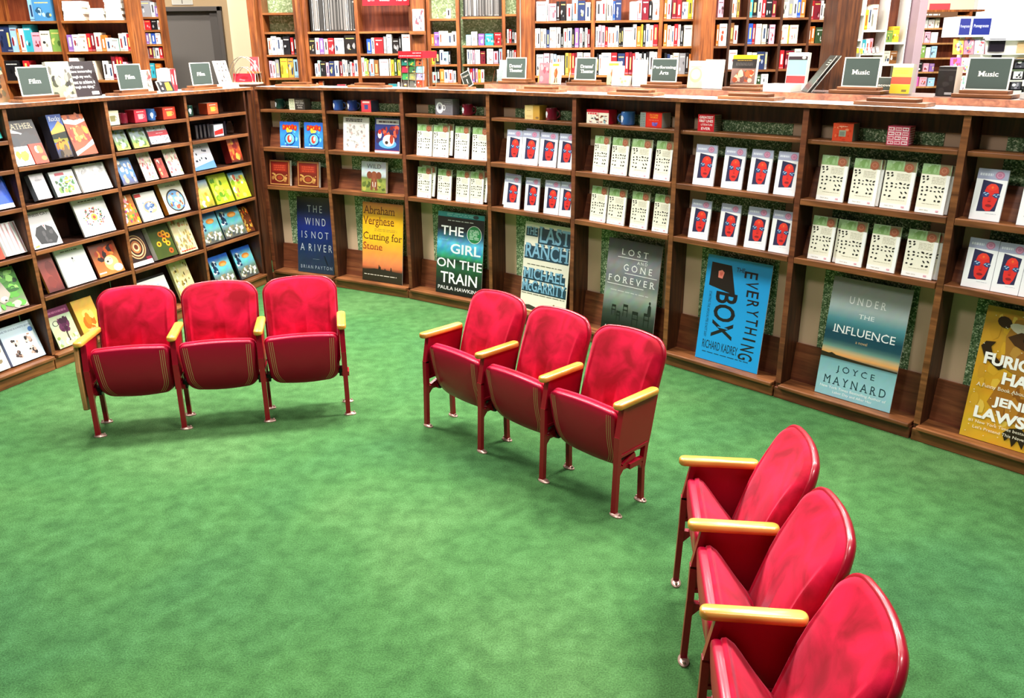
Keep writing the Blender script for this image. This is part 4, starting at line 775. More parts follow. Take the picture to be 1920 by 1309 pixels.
def g_mug(c2, c3):
    return lambda A: (A.rect(.06, .06, .94, .94, c2), A.poly([(.32, .25), (.68, .25), (.72, .66), (.28, .66)], c3), A.ring(.74, .46, .1, .14, .35, c3), A.lines(.2, .76, .8, .9, 1, '#f4e8d8'))
def g_plain(c): return lambda A: A.lines(.15, .2, .85, .8, 4, c)
SM = 1.776
def onmug(o, k, u, v=.06, yaw=0): return place(o, FR, k, u, v, SM, 0, yaw)
onmug(mug('green', 'dark green mug on the mug shelf next to the corner post', handle=-10), 0, .20, .11)
onmug(gbox(.19, .10, .104, '#34332f', lambda A: (A.rect(0, 0, .36, 1, '#e4e0c4'), A.lines(.05, .1, .32, .92, 6, '#5a7a4a', 4, .5), A.text('GREATEST', .42, .76, .92, .90, '#c8c4b8'), A.text('FIRST LINES', .42, .56, .94, .70, '#c8c4b8'), A.lines(.5, .36, .9, .48, 1, '#c8c4b8'), A.text('EVER', .56, .12, .84, .28, '#c8c4b8')), 'dark quotation coaster box with a cream end beside the green mug', '#4a4840'), 0, .36, .05)
onmug(mug('blue', 'blue mug beside the divider above the grey drawing magazine', handle=20), 1, .105, .10)
onmug(mug('navy', 'navy mug between the blue mug and the red gift box', handle=10), 1, .285, .10)
onmug(gbox(.118, .118, .106, '#c8303a', lambda A: (A.rect(.06, .06, .94, .94, '#d84048'), A.rect(.14, .76, .86, .92, '#f0d0c8'), A.poly([(.32, .22), (.68, .22), (.70, .62), (.30, .62)], '#3a4a80')), 'red mug box beside the navy mug', '#3a3f56'), 1, .44, .04)
onmug(gbox(.20, .10, .136, '#77757c', lambda A: (A.rect(.55, .62, .95, .92, '#6a6870'), A.lines(.55, .66, .9, .9, 2, '#a8a6ac', 4), A.lines(.58, .15, .9, .5, 3, '#5c5a62'), A.ell(.26, .44, .20, .36, '#e8e8ea', 18), A.ell(.26, .5, .13, .2, '#9a98a0', 14), A.ell(.26, .46, .05, .10, '#3a3a44', 10), A.ring(.5, .46, .09, .18, .35, '#e8e8ea')), 'tall grey box printed with a white mug'), 2, .36, .05)
onmug(mug('maroon', 'maroon mug beside the tall grey box', handle=15), 2, .69, .10)
onmug(gbox(.16, .10, .112, '#c89a40', lambda A: (A.rect(0, 0, .56, 1, '#e4c888'), A.lines(.1, .14, .46, .3, 2, '#b08850'), A.lines(.15, .6, .4, .66, 1, '#b08850'), A.ell(.84, .14, .12, .08, '#8a6a3c')), 'tan box on the mug shelf above the ranch poster', '#b08830'), 3, .375, .05)
onmug(mug('maroon', 'maroon mug beside the tan box', handle=5), 3, .625, .10)
def g_tin(A):
    A.rect(0, 0, 1, .80, '#f4ecd8'); A.rect(0, .80, 1, 1, '#d01c34'); A.lines(.06, .64, .5, .78, 1, '#e04050', 3, .9); A.blots(5, ['#5a2a20', '#8ab0b8', '#3a3a40', '#c8d0d0', '#a86a5a'], 26, .03, .09, (.05, .04, .98, .66)); A.rect(.55, 0, .56, 1, '#a81428')
onmug(gbox(.22, .10, .104, '#f4ecd8', g_tin, 'red and white picture tin above the empty chairs poster', '#c01830', top='#c81c34'), 4, .085, .05)
onmug(mug('mid blue', 'blue mug between the picture tin and the red card box', r=.055, h=.099, handle=195), 4, .455, .10)
onmug(gbox(.195, .11, .105, '#c8281c', lambda A: (A.rect(.0, 0, .25, 1, '#8a9690'), A.lines(.02, .05, .23, .9, 7, '#5a6a68', 3), A.rect(.30, .06, .96, .94, '#d83020'), A.text('PICTURE', .44, .78, .82, .90, '#f0b030'), A.text('WORDS', .46, .62, .80, .74, '#f0b030'), A.lines(.4, .46, .85, .54, 1, '#e89060'), A.blots(3, ['#5a50a8', '#7a68b8'], 9, .05, .09, (.42, .08, .86, .40))), 'red card game box with yellow lettering beside the blue mug', '#a8a89c'), 4, .61, .045)
onmug(gbox(.126, .105, .112, '#c82430', lambda A: (A.text('GREATEST', .08, .76, .92, .92, '#f8f0ec', bold=.02), A.text('FIRST LINES', .08, .54, .92, .70, '#f8f0ec', bold=.02), A.text('LITERATURE', .20, .34, .90, .46, '#f8f0ec'), A.text('EVER', .22, .08, .78, .24, '#f8f0ec', bold=.02)), 'red cube box lettered GREATEST FIRST LINES LITERATURE EVER', '#8a8672', sart='#5c5a4a'), 5, .150, .035, 6)
onmug(gbox(.125, .105, .106, '#d0482a', lambda A: (A.blots(3, ['#e06a44', '#c03a20', '#e88860'], 16, .05, .1), A.rect(.32, .26, .66, .62, '#98a088'), A.rect(.36, .30, .6, .54, '#7c8474'), A.lines(.3, .76, .72, .9, 1, '#f0b090')), 'orange box with a small grey window above the horizon poster', '#6a6858'), 6, .170, .035, 6)
def g_mag(A):
    A.bg('#d0506c')
    for i in range(3):
        for j in range(4): A.rect(.04 + .32 * i, .04 + .24 * j, .31 + .32 * i, .22 + .24 * j, ['#f4d8d8', '#f0c4c8', '#fbeeee'][(i + j) % 3]); A.lines(.07 + .32 * i, .08 + .24 * j, .28 + .32 * i, .18 + .24 * j, 1, '#c03c54', i + j, .9)
onmug(gbox(.125, .10, .108, '#d0506c', g_mag, 'pink word tile box beside the orange box', '#c04a64', sart='#f0d0d4'), 6, .512, .035, 6)
onmug(mug('black', 'black mug above the golden poster at the photo edge', r=.045, h=.085, handle=120, emblem=False), 7, .32, .10)
# straight run, top shelves
def onleft(o, k, u, z, v=.07, yaw=0): return place(o, FL, k, u, v, z, 0, yaw)
onleft(gbox(.135, .10, .113, '#ded8b8', g_mug('#e8e4c8', '#8a8458'), 'cream mug box on the straight run mug shelf'), 2, .052, 1.768)
onleft(mug('maroon', 'maroon mug between the cream box and a red box', r=.046, h=.086, handle=60, emblem=False), 2, .262, 1.768, .12)
onleft(gbox(.135, .10, .103, '#c42838', g_mug('#d03848', '#e8a0a0'), 'red mug box left of the blue mug, straight run', top='#e0606c'), 2, .355, 1.768)
onleft(mug('mid blue', 'blue mug between two red boxes, straight run', r=.048, h=.1, handle=0), 2, .575, 1.768, .12)
onleft(gbox(.155, .10, .103, '#b83420', g_mug('#c84030', '#e0a050'), 'red orange mug box right of the blue mug, straight run', top='#d86a50'), 2, .685, 1.768)
onleft(mug('green', 'dark green mug in the corner bay of the straight run', r=.05, h=.098, handle=170), 3, .155, 1.771, .12)
onleft(gbox(.15, .10, .101, '#d05030', g_mug('#d86038', '#f0b048'), 'orange mug box beside the green mug in the corner bay', top='#f0c8b0'), 3, .372, 1.771)
onleft(gbox(.14, .05, .113, '#9c9aa0', lambda A: (A.rect(.06, .1, .94, .95, '#f4f4f6'), A.poly([(.06, .12), (.94, .18), (.94, .64), (.06, .46)], '#c8281c')), 'small white and red box between black card cases, corner bay'), 3, .40, 1.562, .05)
for i, u in enumerate((.17, .225, .28, .335)):
    onleft(gbox(.035, .12, .125, '#1c1818', lambda A: A.rect(.35, .1, .65, .9, '#4a443c'), 'black card case, %s from the divider, below the green mug' % ORD[i], name='card_case', cat='case'), 3, u, 1.562, .07)
gb = MB(); gb.lathe([(.034, 0), (.036, .004), (.038, .05), (.042, .125), (.040, .125), (.036, .05), (.034, .012), (.001, .010)], 24); g = gb.obj('drinking_glass', M_ACR, smooth=True, fix=True); tag(g, 'clear drinking glass below the orange box in the corner bay', 'glass'); onleft(g, 3, .70, 1.562, .10)
for i, u in enumerate((.575, .615, .655 - .02)):
    pass
onleft(gbox(.03, .12, .13, '#141214', None, 'black card case beside the drinking glass', name='card_case', cat='case'), 3, .59, 1.562, .08)
onleft(gbox(.045, .10, .127, '#8a6a24', lambda A: A.blots(3, ['#c8b870', '#4a5a3c', '#e0d8b0'], 12, .1, .25), 'narrow gold and green box against the divider in the corner bay'), 3, .035, 1.562, .06)

# ------------------------------------------------------------ section signs and what stands on the worktops
def planks(e, w1, w2, d1=.15, d2=.09, h1=.022, h2=.020):
    mb = MB(); mb.box(-w1 / 2, 0, 0, w1 / 2, d1, h1); mb.obj('base_plank', M_EDGE, e, bevel=.003)
    mb = MB(); mb.box(-w2 / 2, (d1 - d2) / 2, h1, w2 / 2, (d1 + d2) / 2, h1 + h2); mb.obj('base_plank', M_EDGE, e, bevel=.003)
def sign_base(FRM, k, u, v, lab, w1=.43, w2=.30, z=ZT):
    e = empty('sign_base', FRM[k][0] @ Tr(u, v, z + .0005)); planks(e, w1, w2); return tag(e, lab, 'sign base', 'two tier wooden sign bases')
for k in range(7):
    sign_base(FR, k, [.42, .49, .50, .49, .495, .498, .486][k], .05, 'empty two tier wooden sign base on the worktop above the ' + POSTER[k])
def section_sign(FRM, k, u, v, z, lines, lab, w_=.245, h_=.195, w1=.33, w2=.28, yaw=0, lean=4, base=True, yt=.5):
    e = empty('section_sign', FRM[k][0] @ Tr(u, v, z + .0005) @ Rz(yaw)); tag(e, lab, 'sign', 'section signs with green cards')
    if base: planks(e, w1, w2)
    mb = MB(); mb.box(-w_ / 2, 0, 0, w_ / 2, .005, h_, L('#efe9dc')); A = Art(mb, -w_ / 2, 0, w_, h_); A.bg('#f4f0e4'); A.rect(.035, .035, .965, .965, '#3d4a44')
    n = len(lines)
    for i, (t, a0, a1) in enumerate(lines):
        hh = .16; b = yt + (n - 1) * .11 - i * .22 - hh / 2; A.text(t, a0, b, a1, b + hh, '#f2f0e6', True, .015)
    p = mb.obj('sign_card', M_CHALK, e); p.matrix_local = Tr(0, .06, .0425 if base else 0) @ Rx(-lean); return e
section_sign(FL, 1, .375, .02, ZT, [('Film', .30, .70)], 'green Film sign nearest the camera, beside the dark picture', .273, .205, .38, .33)
section_sign(FL, 2, .39, .02, ZT, [('Film', .30, .70)], 'green Film sign between the black quotation board and the small yellow card', .270, .205, .43, .30)
section_sign(FL, 3, .37, .02, ZT, [('Film', .28, .68)], 'green Film sign nearest the corner of the cases', .28, .20, .40, .32)
Z2 = ZB + .001
section_sign(FR, 3, -.085, .40, Z2, [('Drama/', .17, .80), ('Theater', .17, .83)], 'green Drama Theater sign nearer the corner', .238, .178, .32, .28)
section_sign(FR, 4, -.285, .40, Z2, [('Drama/', .24, .86), ('Theater', .24, .88)], 'green Drama Theater sign behind the empty chairs poster bay', .222, .178, .32, .26)
section_sign(FR, 4, .505, .40, Z2, [('Performing', .06, .95), ('Arts', .32, .68)], 'green Performing Arts sign', .24, .172, .35, .27)
section_sign(FR, 6, .10, .40, Z2, [('Music', .25, .74)], 'green Music sign beside the leaning black boards', .243, .182, .35, .27)
section_sign(FR, 6, .868, .40, Z2, [('Music', .27, .73)], 'green Music sign at the far end of the counter, nearest the camera', .243, .182, .33, .27)
section_sign(FR, 6, .185, .56, Z2, [('Discover', .06, .96)], 'small green sign half hidden behind the first Music sign', .15, .10, base=False)
# tipped religion sign
e = empty('section_sign', FR[2][0] @ Tr(.625, .215, ZT + .02) @ Ry(-22)); tag(e, 'small black Religion card tipped sideways on the worktop', 'sign', 'section signs with green cards')
mb = MB(); mb.box(-.05, 0, 0, .05, .004, .135, L('#f0ece0')); A = Art(mb, -.05, 0, .1, .135); A.rect(.05, .04, .95, .96, '#2c3630'); A.text('Religion', .14, .66, .86, .80, '#e8e6da', True); A.ell(.5, .47, .07, .05, '#e8e6da'); A.poly([(.42, .16), (.46, .3), (.44, .42), (.56, .42), (.54, .3), (.60, .14), (.5, .28)], '#e8e6da'); mb.obj('sign_card', M_CHALK, e)
sign_base(FR, 5, .27, .36, 'two tier wooden sign base on the raised counter before the teal and red book', .31, .22, Z2)
def standing(FRM, k, u, v, z, w_, h_, art, cv, lab, d_=.03, lean=6, yaw=0, cat='book', name='display_book', group='books standing on the counters', spine=None):
    return place(tag(card(name, w_, h_, d_, art, cv, spine), lab, cat, group), FRM, k, u, v, z + .0005, lean, yaw)
def stand_acr(FRM, k, u, v, z, w_, h_, lab, yaw=0):
    """small clear easel stand"""
    mb = MB(); mb.box(0, 0, 0, w_, .09, .004); mb.prism([(.03, .004), (.034, .004), (.07, h_), (.066, h_)], (0, w_), 'x'); mb.box(0, 0, .004, w_, .004, .03)
    o = mb.obj('display_stand', M_ACR); tag(o, lab, 'display stand'); return place(o, FRM, k, u, v, z + .0005, 0, yaw)
def a_photo(pal, seed, bgc): return cov(bgc, pal, 30, .05, .16, seed=seed)
standing(FL, 1, -.03, .20, ZT, .265, .25, cov([(0, '#7a6248'), (.4, '#8a5a34'), (.8, '#5a3c28'), (1, '#1c3428')], ['#a8744a', '#4a3424', '#c8a070', '#6a5c44', '#2a2018'], 26, .06, .16, seed=61, extra=lambda A: A.rect(0, .9, 1, 1, '#1c3a2c')), '#3a2c20', 'dark brown picture board at the near end of the straight worktop', .008, 8, cat='picture', name='picture_board')
standing(FL, 1, .585, .16, ZT, .215, .275, cov([(0, '#6a625c'), (.6, '#9aa07c'), (1, '#c0c4a0')], ['#2c2a26', '#5c5850', '#c8c4b4', '#3a3c2c', '#8a8878', '#e0dcd0'], 34, .06, .15, seed=62, extra=lambda A: A.rect(.7, .03, .96, .09, '#d8d4d0')), '#d8d4cc', 'grey photo book of two people beside the black quotation board', .03, 8)
def a_quote(A):
    A.bg('#1c1014')
    for i, t in enumerate(("\u201cI don't want to", 'achieve immortality', 'through my work.', 'I want to achieve it', 'through not dying.\u201d')): A.text(t, .06, .80 - .145 * i, [.62, .88, .80, .88, .84][i], .90 - .145 * i, '#e8e4e0')
    A.rect(.68, .05, .92, .14, '#e8e2dc'); A.lines(.7, .06, .9, .13, 2, '#3a3438')
standing(FL, 1, .79, .20, ZT, .30, .275, a_quote, '#1c1014', 'black quotation board with white lettering', .02, 10, cat='board', name='quote_board')
standing(FL, 2, .615, .145, ZT, .09, .19, cov('#c8c0b0', ['#6a6458', '#e8e0d0', '#a83c3c'], 14, .1, .2, seed=64), '#e0dcd4', 'slim book in a clear holder behind the second Film sign', .03, 8)
stand_acr(FL, 2, .615, .03, ZT, .10, .12, 'clear acrylic holder behind the second Film sign')
standing(FL, 2, .725, .09, ZT, .17, .10, cov('#1c1a1c', ['#3a3438'], 3, .1, .2, seed=65, extra=lambda A: (A.poly([(.45, .1), (.85, .1), (.8, .85), (.5, .8)], '#e8a82c'), A.ell(.2, .75, .07, .12, '#f0e8d8'), A.ell(.2, .3, .07, .12, '#c8a8a0'), A.rect(.0, .94, 1, 1, '#f4f0e8'))), '#f0ece4', 'small black and yellow card leaning on the straight worktop', .015, 22, cat='card', name='display_card')
for i, (u, c) in enumerate(((.99, '#e8c8b8'), (1.025, '#c83038'), (1.06, '#a82430'))):
    standing(FL, 2, u - .07, .17, ZT, .03, .195, cov(c, ['#e8d0c8'], 2, .1, .3, seed=66 + i), c, '%s of three upright reddish books beside the third Film sign' % ORD[i], .13, 0)
standing(FL, 3, .12, .31, ZT, .09, .20, cov('#f0ece8', [], 0, 0, 0, seed=70), '#f0ece8', 'white card standing behind the third Film sign', .01, 6, cat='card', name='display_card')
def a_grid(A):
    A.bg('#f8f6f2'); y = A.lay(); rnd = random.Random(4)
    for i in range(3):
        for j in range(6): A.blots(i * 7 + j, ['#4a4038', '#8a7a6c'], 1, .05, .08, (.18 + .25 * i, .08 + .145 * j, .38 + .25 * i, .2 + .145 * j))
standing(FL, 3, .63, .10, ZT + .036, .19, .22, a_grid, '#f8f6f2', 'white card with a grid of small figures near the corner', .008, 14, cat='card', name='display_card')
place(tag(card('white_box', .25, .035, .14, None, '#f4f2ee'), 'flat white box under the small figures card near the corner', 'box'), FL, 3, .60, .05, ZT + .0005)
# arched wire rack with a red book on a pedestal behind the corner
mb = MB(); mb.box(-3.12, 9.72, 0, -2.76, 9.98, 1.985); o = mb.obj('pedestal', M_DARK, bevel=.004); tag(o, 'dark pedestal behind the corner carrying the arched wire rack', 'pedestal')
e = empty('wire_rack', Tr(-2.94, 9.85, 1.986)); tag(e, 'arched wire rack with a cream base behind the corner', 'rack')
mb = MB(); mb.box(-.17, -.10, 0, .17, .10, .015); mb.obj('rack_base', M_CREAM, e)
for r_ in (.165, .10):
    for y_ in (-.06, .06):
        mb = MB(); mb.tube([(r_ * math.cos(PI * i / 16), y_, .015 + .27 * r_ / .165 * math.sin(PI * i / 16)) for i in range(17)], .004, 6); mb.obj('wire_arch', M_WIRE, e, smooth=True)
standing([(Tr(-2.94, 9.85, 0), 1)], 0, -.12, -.035, 2.003, .24, .09, cov('#b02030', ['#8a1420', '#d86068'], 4, .1, .2, seed=71), '#b02030', 'red book lying in the arched wire rack', .03, 8)
# raised counter, from the corner outwards
def onc(k, u, w_, h_, art, cv, lab, v=.45, d_=.03, lean=6, **kw): return standing(FR, k, u, v, Z2, w_, h_, art, cv, lab, d_, lean, **kw)
onc(3, -.40, .20, .205, cov('#26332c', ['#2e3c34'], 4, .1, .3, seed=72, extra=lambda A: (A.lines(.2, .7, .8, .85, 2, '#4a5a50'), A.rect(.62, .04, .9, .12, '#c8c4bc'))), '#26332c', 'dark green board tilted back in a clear holder beside the Drama Theater sign', .55, .02, 24, yaw=14, cat='board', name='tilted_board')
stand_acr(FR, 3, -.37, .43, Z2, .10, .11, 'clear holder in front of the tilted dark green board')
onc(3, .055, .09, .165, cov('#d8a040', ['#e8c070', '#b07c24'], 6, .1, .2, seed=73), '#d8a040', 'gold book leaning beside the thick post', .60, .03, 10, spine='#c88a28')
onc(3, .175, .115, .172, cov('#b06a70', ['#c88a8c', '#8a4a54'], 8, .1, .2, seed=74), '#e0d4cc', 'dusty rose boxed book on the raised counter', .47, .05, 5)
def a_horse(A): A.bg('#ecd8a0'); A.blots(3, ['#6a3420', '#8a4a28', '#a8683c'], 9, .1, .2, (.2, .25, .8, .75)); A.rect(.1, .82, .9, .92, '#d8a838'); A.poly([(.35, .05), (.45, .3), (.55, .3), (.5, .05)], '#5a2c1c'); A.poly([(.65, .05), (.62, .3), (.7, .3), (.75, .08)], '#5a2c1c')
onc(3, .315, .085, .18, a_horse, '#ecd8a0', 'cream book with a brown horse, nearer the corner', .47)
onc(3, .40, .12, .14, cov('#c4bcb0', ['#a89c90'], 4, .1, .2, seed=76), '#c8c0b4', 'grey book in a clear holder left of the second Drama Theater sign', .68)
stand_acr(FR, 3, .40, .57, Z2, .12, .13, 'clear holder before the grey book')
onc(4, -.155, .125, .185, a_horse, '#ecd8a0', 'cream book with a brown horse right of the second Drama Theater sign', .58)
onc(4, -.022, .10, .155, cov('#f0e8d8', ['#e4d8c4'], 5, .1, .3, seed=78), '#f0e8d8', 'pale cream book beside the horse book', .48)
onc(4, .085, .10, .08, cov('#efe2c4', ['#d8b878', '#e8d0a0'], 6, .1, .2, seed=79), '#efe2c4', 'low cream card beside the tall white book', .44, cat='card', name='display_card')
onc(4, .195, .11, .20, cov('#f8f6f2', [], 0, 0, 0, seed=80), '#f8f6f2', 'tall blank white book left of the Performing Arts sign', .47, .05, 3)
onc(5, -.265, .135, .195, cov([(0, '#e8d4a8'), (1, '#e4dcb4')], [], 0, 0, 0, seed=81, extra=lambda A: (A.ell(.5, .48, .42, .28, '#d8c488', 20), A.ell(.5, .5, .3, .19, '#e8dcb0', 18), A.lines(.15, .75, .85, .8, 1, '#e0c850'))), '#e8d4a8', 'cream book with a pale circle right of the Performing Arts sign', .47)
onc(5, -.115, .155, .205, cov('#fafaf8', [], 0, 0, 0, seed=82, extra=lambda A: A.lines(.1, .25, .9, .9, 9, '#e0dcdc', 3, .2)), '#fafaf8', 'tall white sheet of printed lines beside the yellow and black book', .46, .02, cat='card', name='display_card')
def a_yb(A): A.bg('#2c2826'); A.rect(0, .88, 1, 1, '#e8b820'); A.lines(.15, .92, .85, .96, 1, '#b08a20'); A.lines(.2, .82, .8, .85, 1, '#d8a820'); A.lines(.15, .68, .85, .78, 3, '#6a6460'); A.rect(0, .16, 1, .60, '#8a6a60'); A.blots(5, ['#c8643c', '#d8b0a0', '#6a4a44', '#e8c8a0', '#a84c2c', '#4a5a3c'], 20, .06, .16, (0, .16, 1, .60)); A.rect(.05, .04, .2, .12, '#d8d0cc')
onc(5, .052, .20, .235, a_yb, '#2c2826', 'yellow and black paperback standing on the raised counter', .56)
place(tag(card('paper_stack', .21, .050, .15, None, '#f8f6f0'), 'stack of white paper on the raised counter', 'paper stack'), FR, 5, .44, .37, Z2)
def a_tr(A): A.bg('#e8e6e0'); A.rect(0, .90, 1, .99, '#e8e8e6'); A.rect(.02, .80, .98, .90, '#3a2c30'); A.ell(.8, .86, .1, .035, '#d8d0b8'); A.rect(.02, .40, .98, .80, '#8cc0b4'); A.rect(.02, .18, .98, .38, '#d04444'); A.rect(.02, .0, .98, .16, '#c8d0d0')
standing(FR, 5, .475, .60, Z2, .15, .25, a_tr, '#e8e6e0', 'teal and red striped book behind the stack of white paper', .04, 5)
for i in range(2):
    o = card('black_board', .20, .285, .006, cov('#20241f', ['#262c26'], 4, .1, .3, seed=85, extra=lambda A: (A.lines(.5, .72, .9, .9, 3, '#8a9488'), A.lines(.3, .4, .7, .6, 4, '#3a443c')) if i else None), '#1c201c', pages='#d8dcd4')
    tag(o, 'leaning black board with a pale edge, %s of the pair beside the Music sign' % ('front' if i else 'back'), 'board', 'leaning black boards')
    place(o, FR, 5, .66 - .022 * i, .56 - .017 * i, Z2, 36, -52)
stand_acr(FR, 5, .83, .345, Z2, .06, .10, 'clear easel beside the leaning black boards', 10)
def a_yr(A): A.bg('#f0d860'); A.rect(0, .88, 1, 1, '#f8f0e0'); A.rect(0, .32, 1, .56, '#d86048'); A.rect(0, 0, 1, .30, '#ecc838'); A.lines(.1, .66, .8, .8, 2, '#e0c040'); A.rect(.6, .06, .85, .14, '#8a7a3c')
onc(6, .285, .125, .18, a_yr, '#f0e8d8', 'yellow and red striped book beside the first Music sign', .50, .05)
place(tag(card('black_case', .105, .172, .10, cov('#2a2624', ['#363230'], 3, .1, .3, seed=88, extra=lambda A: (A.rect(0, .86, 1, .9, '#4a4644'), A.rect(.5, .05, .9, .13, '#b0acaa'))), '#2a2624'), 'upright black case on the raised counter before the second Music sign', 'case'), FR, 6, .572, .50, Z2)
for i, (z_, c) in enumerate(((0, '#e4e0d8'), (.035, '#2a3028'), (.07, '#d8dcd8'), (.105, '#26262c'))):
    place(tag(card('flat_book', .17, .033, .13, None, c), '%s book of the flat stack at the far end of the raised counter' % ['lowest', 'second lowest', 'third lowest', 'topmost'][i], 'book', 'flat stack at the counter end'), FR, 7, .085 + .01 * (i % 2), .48, Z2 + z_ * 1.0, 0, 5 * (i % 2))
# red card spinner on the curved worktop
e = empty('card_spinner', FR[2][0] @ Tr(.075, .165, ZT)); tag(e, 'red topped card spinner with coloured cards on the curved worktop', 'card spinner')
mb = MB(); mb.box(-.13, -.09, 0, .13, .09, .012); mb.obj('spinner_base', M_WIRE, e)
for sx in (-.13, -.045, .045, .13):
    for sy in (-.09, .09): mb = MB(); mb.tube([(sx, sy, .01), (sx, sy, .27)], .0035, 6); mb.obj('wire_post', M_WIRE, e)
mb = MB(); mb.box(-.145, -.10, .265, .145, .10, .325, L('#c8202c')); A = Art(mb, -.145, .265, .29, .06, -.10); A.lines(.6, .6, .95, .85, 1, '#f0d0d0'); A.lines(.05, .2, .95, .45, 1, '#f4e0e0', 3); mb.obj('header_box', M_PRINT, e)
cols = [['#2a7a6a', '#b83048', '#3a8a4c', '#4a4038'], ['#2c8a4c', '#3c6a3c', '#8a8a5c', '#5a5850'], ['#c8643c', '#8cc8d0', '#9a90b8', '#d04028']]
for i in range(3):
    for j in range(4):
        mb = MB(); c = cols[i][3 - j]; w_, h_ = .078, .056; mb.box(0, 0, 0, w_, .02, h_, L(c)); A = Art(mb, 0, 0, w_, h_); A.bg(c, noise=.1, n=3); A.blots(i * 5 + j, ['#f0ece0', '#2c2c34', c, '#e0b040'], 3, .08, .2); o = mb.obj('card_pocket', M_PRINT, e); o.matrix_local = Tr(-.127 + .087 * i, -.085, .016 + .062 * j) @ Rx(-8)
